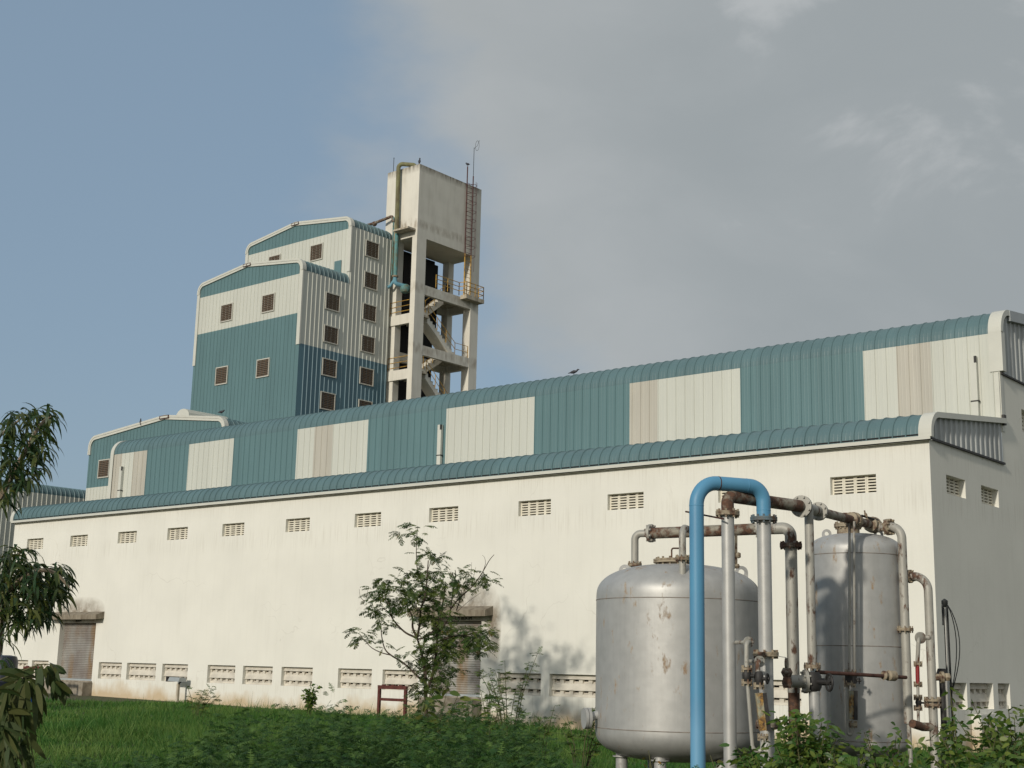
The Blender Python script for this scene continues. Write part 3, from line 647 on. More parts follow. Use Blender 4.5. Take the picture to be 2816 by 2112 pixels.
mb = MB(); mb.lathe((-69.0,69.7,27.45), [(.05,-.4),(.32,-.3),(.42,-.1),(.42,.1),(.2,.3)], 16); mb.build('valve_body', teal_pipe, rp)
bp = thing('branch_pipe', 'rusty brown pipe leaving the tower roof and joining the thin riser', 'pipe', (-70.6, 69, 32.7))
mb = MB(); mb.tube(fillet([(-71.9,67.8,32.35),(-71.5,68.6,32.75),(-69.95,68.95,33.1),(-69.82,68.95,32.6)], [.15,.15]), .11, 10); mb.lathe((-71.5,68.6,32.62), [(.1,-.1),(.2,0),(.2,.15),(.1,.25)], 10); mb.build('pipe_run', rust_m, bp)
# ================================================================== pressure vessels
def vessel(root, c, R, zt, zs, zb0, zb, legs, seams, matl, kn=.30):
    """torispherical heads: zt crown top, zs upper seam, zb0 lower seam, zb bottom"""
    mb = MB(); c = Vector((c.x, c.y, 0)); pr = []
    def head(zc, ztop, sgn):
        P = []; h = abs(ztop-zc); kr = R*kn
        for t in np.linspace(0, 1, 24):       # super-ellipse gives knuckle and shallow crown
            a = t*pi/2; rr = R*math.cos(a)**.80; z = h*math.sin(a)**.82
            P.append((rr, zc+sgn*z))
        return P
    lo = head(zb0-.03, zb, -1)[::-1]; hi = head(zs+.05, zt, 1)
    pr = lo+[(R, zb0)]+[(R, zs)]+hi
    mb.lathe(c, pr, 96, caps=False)
    b = mb.build('tank_body', matl, root, sharp=60)
    for z in seams:
        s = MB(); s.lathe(c, [(R-.002,z-.008),(R+.005,z-.004),(R+.005,z+.004),(R-.002,z+.008)], 96, caps=False); s.build('weld_seam', seam_m, b)
    for a in legs:
        l = MB(); p = c+Vector((math.cos(a)*R*.68, math.sin(a)*R*.68, 0)); l.lathe(p, [(.085,-2.3),(.085,zb+R*.22)], 16); l.lathe(p, [(.13,zb+.05),(.13,zb+.065)], 16)
        l.build('leg', silver, root)
    return b
seam_m = mat('weld_seam', (.25,.22,.19), .7, noise=.4, nscale=8)
CA = at(1865, 1822, 20.0); CB = at(2360, 1832, 21.7); RA, RB = 1.18, .715
GA = -2.05
ta = thing('pressure_tank', 'larger squat silver filter tank with rust stains and a bolted manhole, left of the pipework', 'tank', (CA.x, CA.y, GA))
tb = thing('pressure_tank', 'slimmer taller silver filter tank standing right of the pipework near the factory corner', 'tank', (CB.x, CB.y, GA))
ZA = [at(1850,1553,20.).z, at(1750,1642,18.9).z, at(1750,2010,18.9).z, at(1865,2101,19.5).z]
vessel(ta, CA, RA, *ZA, [math.radians(a) for a in (-140,-75,-10,70,150)], (ZA[1],ZA[2]), tank_m)
ZB = [at(2360,1468,21.7).z, at(2300,1520,21.).z, at(2300,2038,21.).z, at(2360,2084,21.3).z]
vessel(tb, CB, RB, *ZB, [math.radians(a) for a in (-130,-60,30,110,180)], (ZB[1],at(2300,1775,21.).z,ZB[2]), tank_m)
s = MB()
for a, z in ((-2.2,.05),(-1.75,-.42),(-1.9,-.05)):
    pass
def flange_on(mb, c, ax, r, t=.035, n=8, bolts=True, mi=0):
    """a pair of bolted plates"""
    ax = Vector(ax).normalized(); c = Vector(c)
    mb.lathe(c, [(r,-t),(r,-.003),(r*.985,-.003),(r*.985,.003),(r,.003),(r,t)], 28, mi, ax)
    if bolts:
        x = ax.orthogonal().normalized(); y = ax.cross(x)
        for k in range(n):
            a = 2*pi*(k+.5)/n; p = c+(x*math.cos(a)+y*math.sin(a))*r*.86
            mb.tube([p-ax*(t+.028), p+ax*(t+.028)], .016 if r > .12 else .010, 6, mi, smooth=False)
def part_flange(parent, c, ax, r, t=.03, n=8, matl=None, name='flange'):
    mb = MB(); flange_on(mb, c, ax, r, t, n); return mb.build(name, matl or flange_m, parent)
def lug(root, c, side, s=.11):
    mb = MB(); c = Vector(c); u = Vector((math.cos(YAW), -math.sin(YAW), 0)); v = Vector((u.y, -u.x, 0))
    n = 18; o = []; i_ = []
    for k in range(n):
        a = 2*pi*k/n; rr = s; p = u*math.cos(a)*rr+Vector((0,0,max(math.sin(a), -1.)*rr)); 
        if math.sin(a) < 0: p = u*math.copysign(rr, math.cos(a))*min(1,abs(math.cos(a))*1.3) + Vector((0,0,math.sin(a)*rr*1.5))
        o.append(p); i_.append(u*math.cos(a)*s*.48+Vector((0,0,math.sin(a)*s*.48)))
    t = v*.014
    vs = [c+p+t for p in o]+[c+p+t for p in i_]+[c+p-t for p in o]+[c+p-t for p in i_]
    fs = []
    for k in range(n):
        j = (k+1)%n; fs += [(k,j,n+j,n+k),(2*n+k,3*n+k,3*n+j,2*n+j),(k,2*n+k,2*n+j,j),(n+k,n+j,3*n+j,3*n+k)]
    mb.add(vs, fs); return mb.build('lifting_lug', silver, root)
for x, y, t_, s_, D in ((1719,1570,ta,.092,19.8),(2039,1574,ta,.092,19.8),(2273.5,1468,tb,.072,21.7),(2416,1470,tb,.072,21.7)):
    p = at(x, y, D); lug(t_, p, 0, s_)
# manholes
for t_, c, r, z, neck in ((ta, CA, .355, 1.53, 1.30), (tb, Vector((CB.x-.10, CB.y, 0)), .215, 2.24, 2.02)):
    m_ = MB(); m_.lathe((c.x,c.y,0), [(r*.80,neck),(r*.80,z)], 32); flange_on(m_, (c.x,c.y,z+.02), (0,0,1), r, .028, 16)
    mh = m_.build('manhole', flange_m if t_ is ta else flange_m, t_)
    h = MB(); u = Vector((math.cos(YAW), -math.sin(YAW), 0)); p = Vector((c.x,c.y,z+.05))-u*.02
    h.tube(fillet([p-u*.07, p-u*.07+Vector((0,0,.16)), p+u*.07+Vector((0,0,.16)), p+u*.07], .03, 4), .012, 6); h.build('handle', rust_m, mh)
# small saddle plate and gusset under the inlet of the big tank
p = at(1877, 1585, 19.0)
mb = MB(); mb.box(p.x-.12, p.x+.12, p.y-.12, p.y+.12, p.z-.20, p.z-.15); mb.build('gusset', silver, ta)
# side nozzle of the big tank
n0 = CA + (at(1640, 1975, 19.8)-CA); n0 = at(1655, 1976, 19.75); n1 = n0 + (Vector((-math.cos(YAW), math.sin(YAW), 0))*.22) - Vector((FW.x,FW.y,0)).normalized()*.05
mb = MB(); mb.tube([CA+(n0-CA)*.85, n1], .062, 16); nz_ = mb.build('side_nozzle', silver, ta)
ax = (n1-n0).normalized(); mb = MB(); mb.lathe(n1, [(.145,-.05),(.145,-.01),(.13,-.01),(.13,.0),(.145,.0),(.145,.04)], 28, 0, ax); mb.build('flange', silver, nz_)
# ================================================================== pipework
def pipe(name, label, cat, pts, r, matl, rad=.25, n=20, base=None, group=None, mats=None):
    base = base or (pts[0][0], pts[0][1], GA)
    t_ = thing(name, label, cat, base, group); mb = MB(); mb.tube(fillet(pts, rad, 10), r, n); mb.build('pipe_run', matl, t_); return t_
A = lambda x, y, D: at(x, y, D)
DN = Vector((0,0,-1))
def down(p, z=GA-.25): return Vector((p.x, p.y, z))
# 1 blue
top = A(1915, 1325, 17.7); b1 = down(top); r1_ = A(2099, 1349, 18.2); r1_.z = top.z; r2_ = Vector((r1_.x, r1_.y, A(2102, 1425, 18.2).z))
bpipe = pipe('blue_pipe', 'thick sky blue pipe rising from the bushes and bending over to a bolted flange', 'pipe', [b1, top, r1_, r2_], .094, blue_pipe, .30, 32)
for q, axx in (((top.x,top.y,top.z-.31), DN), ((r1_.x,r1_.y,r1_.z-.31), DN)):
    mb = MB(); mb.lathe(q, [(.094,-.008),(.0965,-.004),(.0965,.004),(.094,.008)], 32, axis=axx, caps=False); mb.build('weld_seam', blue_pipe, bpipe)
for t in (.32, .74):
    q = top.lerp(r1_, t); mb = MB(); mb.lathe(q, [(.094,-.008),(.0965,-.004),(.0965,.004),(.094,.008)], 32, axis=r1_-top, caps=False); mb.build('weld_seam', rail_rust if t < .5 else blue_pipe, bpipe)
fl = MB(); flange_on(fl, r2_+Vector((0,0,-.012)), DN, .178, .026, 12); fl.build('flange', mat('blue_grey_flange', (.11,.155,.18), .6, col2=(.09,.06,.04), nscale=9), bpipe)
# 2 silver riser under the blue one
t0 = r2_+Vector((0,0,-.04)); s2p = pipe('silver_riser_pipe', 'silver riser carrying the blue bend, with a rusty flange halfway down', 'pipe', [t0, down(t0)], .092, silver, 0, 28)
zf = A(2106, 1799, 18.2).z; part_flange(s2p, (t0.x,t0.y,zf), DN, .165, .028, 8)
mb = MB(); mb.tube([Vector((t0.x,t0.y,zf)), A(2162, 1808, 18.1)], .006, 5); mb.build('loose_wire', steel_thin, s2p)
zf2 = A(2125, 1993, 18.2).z; part_flange(s2p, (t0.x+.02,t0.y,zf2), DN, .165, .028, 8, rust_m)
# 3 silver riser left of it with the rusting elbow and the long header
e0 = A(2001, 1412, 17.9); eh = A(2001, 1364, 17.9)
s1p = pipe('silver_riser_pipe', 'tall plain silver riser between the blue pipe and the flanged silver riser', 'pipe', [e0, down(e0)], .083, silver, 0, 28)
part_flange(s1p, e0+Vector((0,0,0)), DN, .155, .028, 8)
hz = eh.z; 
def onz(x, D): 
    q = A(x, 1400, D); return Vector((q.x, q.y, hz))
h0 = Vector((e0.x, e0.y, hz)); hA = onz(2204, 19.05); hB = onz(2331, 20.67); hC = onz(2397, 21.5)
hd = thing('header_pipe', 'long rust brown header pipe running from the silver riser back to the slim tank', 'pipe', (e0.x, e0.y, GA))
mb = MB(); mb.tube(fillet([e0+Vector((0,0,.03)), h0, hA+(hA-h0)*-.02], .17, 10), .083, 24); mb.build('pipe_run', rust_m, hd)
dh = (hA-h0).normalized()
hA2 = onz(2251, 19.66); dh2 = (hA2-hA).normalized()
mb = MB(); mb.tube([hA, hA2], .074, 24); mb.build('tee_piece', silver_r, hd)
mb = MB(); flange_on(mb, hA, dh2, .152, .022, 8); mb.build('flange', silver_r, hd)
mb = MB(); flange_on(mb, hA2, dh2, .132, .022, 8); mb.build('flange', silver_r, hd)
mb = MB(); mb.tube([hA2, hB, hC], .066, 20); mb.build('pipe_run', rust_m, hd)
dB = (hC-hB).normalized()
for x, D in ((2348, 20.89),(2400, 21.53)):
    mb = MB(); q = onz(x, D); flange_on(mb, q, dB, .125, .035, 8); mb.lathe(q-dB*.09, [(.07,-.06),(.115,-.04),(.115,.03),(.07,.06)], 16, axis=dB); mb.build('flange', flange_m, hd)
# valve stub + thin bracket over the far end
q1, q2 = A(2366, 1417, 21.1), A(2418, 1432, 21.5)
mb = MB(); mb.tube(fillet([q1-Vector((0,0,.09)), q1, q2, q2-Vector((0,0,.12))], .05, 4), .018, 8); mb.build('valve_lever', black_iron, hd)
# link to right hand downcomer
zR = A(2436, 1449, 21.4).z; l0 = A(2405, 1449, 21.55); l0.z = zR; l1 = A(2479, 1449, 21.3); l1.z = zR
z5 = A(2500, 1900, 20.9)
dc = pipe('downcomer_pipe', 'rust speckled silver pipe bending down the right side of the slim tank', 'pipe', [l0, l1, down(l1, A(2505, 1990, 21.3).z)], .066, silver_r, .19, 22)
mb = MB(); mb.tube([down(l1, A(2505, 1985, 21.3).z), down(l1)+Vector((.03,0,0))], .033, 12); mb.build('thin_tail', silver_r, dc)
fx = A(2445, 1448, 21.42); fx.z = zR; part_flange(dc, fx, l1-l0, .125, .035, 8)
part_flange(dc, (l1.x,l1.y,A(2493,1731,21.3).z), DN, .12, .022, 8)
# 4 thin riser hanging from the header by the big valve
u0 = onz(2224, 19.27); zv = A(2230, 1833, 19.27).z
s4 = pipe('thin_riser_pipe', 'narrow silver pipe dropping from the header tee to the black handwheel valve', 'pipe', [u0, Vector((u0.x,u0.y,zv))], .062, silver_r, 0, 20)
part_flange(s4, (u0.x,u0.y,zv), DN, .115, .025, 8)
mb = MB(); mb.tube([(u0.x+.02,u0.y,zv-.1),(u0.x+.02,u0.y,GA-.2)], .074, 20); mb.build('lower_pipe', silver, s4)
k0s = A(2181, 1860, 19.2); vc = Vector((u0.x, u0.y, zv-.20)); lft = (A(2190,1860,19.1)-A(2230,1860,19.27)).normalized(); lft.z = 0
mb = MB(); mb.lathe(vc, [(.09,-.13),(.12,-.07),(.12,.07),(.09,.13)], 20); mb.tube([vc, vc-lft*.30], .05, 12); mb.build('valve_body', black_iron, s4)
axl = (k0s-vc); axl.z = 0; axl.normalize()
mb = MB(); flange_on(mb, vc+axl*.10, axl, .158, .02, 8); mb.tube([vc+axl*.05, vc+axl*.30], .085, 18); mb.build('stub_flange', silver_r, s4)
def handwheel(parent, c, ax, r, t=.016):
    ax = Vector(ax).normalized(); x = ax.orthogonal().normalized(); y = ax.cross(x); c = Vector(c)
    mb = MB(); mb.tube([c+(x*math.cos(a)+y*math.sin(a))*r for a in np.linspace(0, 2*pi, 25)], t, 8)
    for k in range(4):
        a = k*pi/2+.4; mb.tube([c, c+(x*math.cos(a)+y*math.sin(a))*r], t*.8, 6)
    mb.lathe(c, [(t*2,-.03),(t*2,.03)], 10, axis=ax); return mb.build('handwheel', black_iron, parent)
handwheel(s4, A(2280, 1877, 19.0), (-lft+Vector((0,-.5,0))), .108)
mb = MB(); mb.tube([vc, A(2280, 1877, 19.0)], .03, 8); mb.build('valve_stem', black_iron, s4)
# 5 fat rust flecked riser with mitred elbow, and the rusty header over the big tank
k0 = A(2175, 1500, 19.5); k1 = A(2172, 1452, 19.5); kz = k1.z
j1 = A(2110, 1455, 19.6); j1.z = kz; jm = A(1780, 1467, 20.4)
th = thing('rusty_header_pipe', 'heavily rusted horizontal pipe over the squat tank, joining two bends', 'pipe', (jm.x, jm.y, GA))
mb = MB(); mb.tube([jm, j1], .083, 24); mb.build('pipe_run', rust_m, th)
mb = MB(); mb.tube(fillet([j1, Vector((k0.x,k0.y,kz)), k0], .21, 8), .083, 24); mb.build('elbow', silver_r, th)
dj = (j1-jm).normalized()
for q in (jm+dj*.06, j1-dj*.10): part_flange(th, q, dj, .135, .024, 8, silver_r)
e1 = A(1746, 1470, 20.45); e1.z = jm.z; e2 = Vector((e1.x, e1.y, A(1746, 1575, 20.45).z))
mb = MB(); mb.tube(fillet([jm, e1, e2], .16, 8), .055, 18); mb.build('elbow', silver_r, th)
part_flange(th, (e1.x,e1.y,A(1746,1553,20.45).z), DN, .105, .022, 8)
# inlet over the manhole
i0 = A(1877, 1590, 19.0); iz = A(1877, 1450, 19.0).z; i1 = Vector((i0.x,i0.y,iz)); i2 = A(1908, 1450, 19.75); i2.z = iz+.02
mb = MB(); mb.tube(fillet([i0, i1, i2], .17, 8), .05, 18); mb.build('inlet_branch', silver_r, th)
part_flange(th, (i0.x,i0.y,A(1877,1536,19).z), DN, .10, .022, 8)
mb = MB(); mb.tube([A(1965,1408,18.2)-Vector((.45,0,-.03)), A(1990,1427,17.7)], .012, 6); mb.build('tie_rod', rail_rust, th)
fr = pipe('flecked_riser_pipe', 'riser pipe with black and brown rust flecks standing right of the silver pair', 'pipe', [k0, down(k0, A(2181,1905,19.5).z)], .084, silver_r, 0, 24)
part_flange(fr, k0, DN, .155, .028, 8, rust_m)
mb = MB(); mb.tube([down(k0, A(2181,1905,19.5).z), down(k0)], .08, 20); mb.build('lower_pipe', rust_m, fr)
mb = MB(); q = A(2163,1825,18.7); mb.lathe(q, [(.02,-.02),(.075,-.015),(.075,.015),(.02,.02)], 16, axis=(.9,.3,0)); mb.lathe(A(2164,1862,18.7), [(.05,-.14),(.07,-.08),(.05,0),(.08,.06),(.05,.12)], 12); mb.tube([q, A(2164,1862,18.7)], .02, 8); mb.build('gate_valve', rust_m, fr)
# small pipe with a valve fixing behind riser 3 (top of tank)
q = A(2026,1520,18.3); mb = MB(); mb.tube([A(2024,1470,18.6), A(2024,1560,18.6)], .02, 8); mb.lathe(A(2031,1527,18.5), [(.03,-.03),(.045,0),(.03,.03)], 10, axis=(1,.6,0)); mb.lathe(A(2026,1557,18.6), [(.03,-.03),(.045,0),(.03,.03)], 10); mb.build('drain_cock', flange_m, s1p)
# ---- flow gauges
def gauge(label, P, D, r_el, mirror=1):
    g = thing('flow_gauge', label, 'gauge', (A(*P['base'], D).x, A(*P['base'], D).y, GA), None); return g
g1 = thing('flow_gauge_pipe', 'pair of small valved branch pipes with an ochre box gauge before the squat tank', 'gauge', (A(2070,2060,17.6).x, A(2070,2060,17.6).y, GA))
D = 17.6; q = A(2049, 1766, D); fw = Vector((FW.x,FW.y,0)).normalized(); rt = Vector((RT.x,RT.y,0)).normalized()
for (x, y, xl, yl) in ((2058,1766,2049,1834),(2089,1819,2080,1850)):
    c = A(x, y, D); axf = (fw*-.9+rt*.35).normalized()
    mb = MB(); mb.lathe(c, [(.07,-.012),(.07,.012)], 20, axis=axf)
    for k in range(4):
        xx = axf.orthogonal().normalized(); yy = axf.cross(xx); a = k*pi/2+.7; b_ = c+(xx*math.cos(a)+yy*math.sin(a))*.048; mb.tube([b_-axf*.03, b_+axf*.03], .010, 6, smooth=False)
    mb.build('flange', silver_r, g1)
    mb = MB(); mb.tube(fillet([c+axf*.01, A(xl, y+3, D)-fw*.10, A(xl, yl, D)-fw*.10], .06, 6), .030, 12); mb.build('elbow', silver_r, g1)
    mb = MB(); mb.tube([c, c-axf*.3], .024, 10); mb.build('stub_pipe', silver_r, g1)
for (x, y) in ((2050,1839),(2050,1877),(2083,1886),(2094,2026)): part_flange(g1, A(x,y,D)-fw*.10, DN, .068, .014, 6)
for (x, y) in ((2050,1858),(2083,1866)):
    mb = MB(); mb.lathe(A(x,y,D)-fw*.10, [(.035,-.09),(.055,-.06),(.06,0),(.055,.06),(.035,.09)], 14); mb.tube([A(x,y,D)-fw*.1, A(x+20,y+1,D)-fw*.14], .022, 8); mb.build('valve_body', black_iron, g1)
handwheel(g1, A(2104,1866,D)-fw*.15, (rt*.9-fw*.5), .058, .010)
mb = MB(); mb.tube(fillet([A(2052,1882,D)-fw*.1, A(2066,2060,D)-fw*.1, A(2090,2068,D)-fw*.1, A(2095,2030,D)-fw*.1], .08, 6), .024, 10); mb.build('bypass_pipe', silver_r, g1)
gt, gb_ = A(2082, 1905, D)-fw*.1, A(2094, 2008, D)-fw*.1
mb = MB(); mb.beam(gt, gb_, .085, .07, up=fw); gbx = mb.build('gauge_box', rusty('ochre_gauge_paint', (.34,.36,.27), .45, .6, rust=(.35,.20,.05)), g1)
mb = MB(); mb.beam(gt+rt*.07, gb_+rt*.07, .05, .07, up=fw); mb.build('gauge_glass', black_iron, g1)
g2 = thing('flow_gauge_pipe', 'twin thin pipes dropping to a hanging black and ochre gauge before the slim tank', 'gauge', (A(2340,1850,20.3).x, A(2340,1850,20.3).y, GA)); D = 20.7
for x0, x1 in ((2336.5,2335.5),(2349,2349.5)):
    mb = MB(); mb.tube([Vector((*A(x0,1447,D).xy, hz-.03)), A(x1,1848,D)], .020, 10); mb.build('thin_pipe', silver_r, g2)
for (x, y, r) in ((2339,1850,.085),(2337,1881,.085),(2346,1992,.06)): part_flange(g2, A(x,y,D), DN, r, .02, 6)
mb = MB(); mb.box(*(lambda c: (c.x-.07,c.x+.07,c.y-.05,c.y+.05,c.z-.07,c.z+.07))(A(2340,1866,D))); mb.tube([A(2340,1866,D), A(2362,1869,D)], .022, 8); mb.build('valve_body', black_iron, g2)
handwheel(g2, A(2363,1872,D-.1), (rt*.9-fw*.4), .04, .008)
mb = MB(); mb.beam(A(2341,1900,D), A(2342,1978,D), .075, .06, up=fw); mb.build('gauge_box', gbx.data.materials[0], g2)
mb = MB(); mb.beam(A(2352,1899,D), A(2352,1980,D), .05, .08, up=fw); mb.build('gauge_glass', black_iron, g2)
mb = MB(); mb.tube(fillet([A(2332,1885,D), A(2331,2018,D), A(2342,2022,D), A(2345,1985,D)], .05, 6), .022, 10); mb.build('bypass_pipe', silver_r, g2)
rod = thing('cross_rod_pipe', 'thin dark red pipe crossing level in front of the slim tank with a corroded union', 'pipe', (A(2255,1848,19).x, A(2255,1848,19).y, GA))
ra, rb = A(2245,1848,19.3), A(2492,1863,20.6); mb = MB(); mb.tube([ra, rb], .026, 10); mb.build('pipe_run', rail_rust, rod)
mb = MB(); q = A(2447,1858,20.35); axr = rb-ra; mb.lathe(q, [(.03,-.14),(.065,-.12),(.05,-.06),(.075,-.03),(.075,.09),(.035,.13)], 12, axis=axr); mb.build('union', flange_m, rod)
# ---- right hand group
D6 = 21.3
v6 = A(2553, 1600, D6); top6 = A(2551, 1584, D6); n6 = A(2475, 1583, 21.5); n6.z = top6.z
rp6 = pipe('outlet_pipe', 'silver outlet pipe looping from the slim tank down beside the factory corner', 'pipe', [n6, top6, down(top6)], .064, silver_r, .26, 22)
part_flange(rp6, Vector((*A(2503,1584,21.4).xy, top6.z)), n6-top6, .10, .02, 6)
for yy_ in (1925, 1938): part_flange(rp6, (top6.x,top6.y,A(2560,yy_,D6).z), DN, .125, .018, 8, flange_m)
mb = MB(); q = Vector((top6.x,top6.y,A(2560,1862,D6).z)); mb.tube([q, q+rt*.16], .05, 14); mb.lathe(q+rt*.15, [(.085,-.02),(.085,.02)], 18, axis=rt); mb.lathe(q+rt*.22-fw*.02, [(.03,-.05),(.06,0),(.04,.06)], 12); mb.build('side_valve', flange_m, rp6)
mb = MB(); mb.tube(fillet([Vector((top6.x,top6.y,A(2560,1999,D6).z)), Vector((top6.x,top6.y,A(2560,1999,D6).z))-rt*.18-fw*.05, A(2508,1990,21)-fw*.02], .08), .062, 14); mb.build('cross_link', rust_m, rp6)
g3 = thing('sampling_pipe', 'short branch pipe with a bright red section beside the slim tank downcomer', 'pipe', (A(2525,1950,D6).x, A(2525,1950,D6).y, GA))
mb = MB(); c = A(2531,1754,D6); mb.lathe(c, [(.085,-.02),(.085,.02)], 20, axis=(fw*-.9+rt*.3)); mb.lathe(A(2551,1753,D6)-fw*.05, [(.02,-.05),(.045,0),(.02,.05)], 10, axis=rt); mb.build('flange', silver_r, g3)
mb = MB(); mb.tube(fillet([c-rt*.03, A(2523,1764,D6)-fw*.05, A(2523,1824,D6)], .05), .030, 12); mb.build('elbow', silver_r, g3)
mb = MB(); mb.tube([A(2522.5,1824,D6), A(2524,1880,D6)], .030, 12); mb.build('red_section', mat('red_paint', (.24,.02,.022), .5, noise=.3), g3)
mb = MB(); mb.tube([A(2524,1880,D6), A(2526,2000,D6)], .022, 10); mb.build('lower_pipe', silver_r, g3)
for y in (1826, 1882, 1918, 1947): part_flange(g3, A(2524.5,y,D6), DN, .062, .012, 6)
mb = MB(); mb.lathe(A(2526,1932,D6), [(.03,-.06),(.05,0),(.03,.06)], 10); mb.tube([A(2526,1932,D6), A(2550,1934,D6)], .015, 6); mb.build('valve_body', black_iron, g3)
# ---- cable pole by the corner
cp = thing('cable_pole', 'thin pole hung with looped black cables against the shaded end wall', 'pole', (A(2610,1990,22.5).x, A(2610,1990,22.5).y, GA)); D = 22.5
pt = A(2598,1666,D); pb = A(2614,2080,D)
mb = MB(); mb.tube([pt, down(pt)], .013, 10); mb.build('pole_rod', steel_thin, cp)
mb = MB(); o_ = rt*.035
mb.tube(fillet([pt-o_+Vector((0,0,-.3)), pt-o_+Vector((0,0,.03)), pt+o_+Vector((0,0,.03)), down(pt)+o_*1.6], .03), .017, 8)
mb.tube([pt-o_*.6, pt-o_*.5+Vector((0,0,-1.2)), down(pt)-o_*.5], .007, 6)
for k in (.7, 1.0):
    mb.tube([pt+rt*(.04+.20*k*math.sin(pi*t)**.8*(1-t*.35))+Vector((0,0,.02-1.35*t)) for t in np.linspace(0, 1, 14)], .008, 6)
mb.lathe(pt+Vector((0,0,.03)), [(.02,-.05),(.05,0),(.05,.05),(.01,.08)], 10)
mb.build('hanging_cables', cable, cp)
p2_ = A(2590,1855,22.3); pl = pipe('dark_standpipe', 'dark pair of short standpipes beside the cable pole', 'pipe', [p2_, down(p2_)], .045, black_iron, 0, 12)
mb = MB(); q = A(2604,1872,22.3); mb.tube([q, down(q)], .035, 10); mb.build('second_standpipe', steel_thin, pl)
mb = MB(); mb.lathe(p2_, [(.05,-.08),(.09,0),(.06,.09)], 10); mb.build('cap', black_iron, pl)
# low concrete block under the end wall grille
cb = thing('concrete_bin', 'low grey concrete upstand under the end wall grilles', 'concrete block', (-14.5, 38.9, -2.0))
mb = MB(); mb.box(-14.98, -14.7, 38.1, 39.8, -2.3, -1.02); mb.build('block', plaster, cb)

# ================================================================== yard odds and ends
fl_ = thing('flood_lamp', 'grey floodlight on a short post against the wall under the third grille', 'lamp', (-47.5, 35.55, -1.8)); 
mb = MB(); mb.box(-47.56,-47.46,35.5,35.6,-2.2,-1.0); mb.build('post', concrete_old, fl_)
mb = MB(); mb.hexa([(-48.0,35.35,-.90),(-47.25,35.35,-.92),(-47.25,35.75,-.92),(-48.0,35.75,-.90),(-47.95,35.4,-.74),(-47.25,35.4,-.76),(-47.25,35.72,-.76),(-47.95,35.72,-.74)]); mb.build('lamp_head', zinc, fl_)
mb = MB(); mb.box(-48.09,-48.0,35.33,35.77,-.93,-.72); mb.tube([(-47.5,35.55,-1.02),(-47.3,35.5,-.92)], .035, 8); mb.build('lamp_hood', black_iron, fl_)
def red_frame(label, x0, x1, y, zt, zg):
    t_ = thing('metal_frame', label, 'frame', ((x0+x1)/2, y, zg), 'red oxide steel frames in the yard')
    for x in (x0, x1): mb = MB(); mb.box(x-.05,x+.05,y-.04,y+.04,zg-.1,zt); mb.build('upright', redpaint, t_)
    mb = MB(); mb.box(x0-.05,x1+.05,y-.045,y+.045,zt+.002,zt+.12); [mb.box(x0+(x1-x0)*a,x0+(x1-x0)*(a+.12),y-.03,y+.03,zt+.12,zt+.15) for a in (.1,.45,.75)]; mb.build('top_bar', redpaint, t_)
    mb = MB(); mb.box(x0+.052,x1-.052,y-.03,y+.03,zt-.38,zt-.29); mb.build('middle_bar', redpaint, t_)
red_frame('red oxide steel frame standing in the grass just left of the feathery tree', -33.15, -31.93, 33, -.83, -1.95)
q = onY(68,1835,33.5); q2 = onY(116,1835,33.5)
red_frame('red oxide steel frame mostly hidden by leaves beside the left roller door', q.x, q2.x, 33.5, q.z-.08, -1.7)
# drums half hidden at the left edge
q = onY(12, 1822, 26.0)
dr = thing('plastic_drum', 'dark navy drum half hidden by leaves at the left edge', 'drum', (q.x, q.y, -1.7)); mb = MB()
mb.lathe((q.x,q.y,0), [(.42,-1.75),(.46,-1.6),(.46,-.95),(.47,-.93),(.47,-.88),(.46,-.86),(.46,-.2),(.40,-.04),(.2,0)], 28); mb.build('drum_body', plastic_k, dr)
q3 = onY(75, 1905, 26.5)
dr = thing('plastic_drum', 'small bright blue tub on the grass among the left leaves', 'drum', (q3.x, q3.y, -1.7)); mb = MB(); mb.lathe((q3.x,q3.y,0), [(.30,-1.75),(.36,-1.15),(.38,-1.12),(.38,-1.06),(.3,-1.04)], 24); mb.build('drum_body', plastic_b, dr)
# birds
def bird(label, p, ang, s, matl, lean=.5):
    p = Vector(p); t_ = thing('bird', label, 'bird', p); f = Vector((math.cos(ang), math.sin(ang), 0)); up = Vector((0,0,1))
    axb = (f*math.cos(lean)+up*math.sin(lean)); c = p+up*s*.32
    mb = MB(); mb.tube([c-axb*s*.62, c-axb*s*.40, c-axb*s*.2, c, c+axb*s*.2, c+axb*s*.30, c+axb*s*.36+up*s*.08, c+axb*s*.42+up*s*.12, c+axb*s*.46+up*s*.12+f*s*.06, c+axb*s*.46+up*s*.11+f*s*.16],
                    [s*.03, s*.055, s*.13, s*.165, s*.12, s*.08, s*.085, s*.085, s*.05, s*.008], 12)
    mb.build('body', matl, t_)
    mb = MB(); sd = up.cross(f); [mb.tube([c+sd*k*s*.05-up*s*.1, p+sd*k*s*.05+up*0], s*.014, 5) for k in (-1,1)]; mb.build('legs', matl, t_)
    return t_
bird('black crow perched on the front corner of the water tank', (CX1-.2, CY0+.15, 36.93), 2.2, .62, feather, 1.0)
bird('black crow on top of the red ladder stile beside the water tank', (CX1+.12, 74.5, 38.2), 2.8, .62, feather, .35)
pr_ = onY(1580, 1030, 42.5); bird('dark pigeon standing on the blue upper roof of the factory', (pr_.x, 42.45, 11.52), .2, .42, feather, .15)
pr_ = onY(388, 1165, 55.0); bird('small dark bird on the sloping white barge of the gabled building', (pr_.x, 54.95, pr_.z-.05), 2.6, .5, feather, 1.0)
pr_ = onY(610, 1140, 55.0); bird('dark bird with raised head at the right end of the gabled roof', (pr_.x, 54.95, pr_.z-.0), .1, .55, feather, .05)
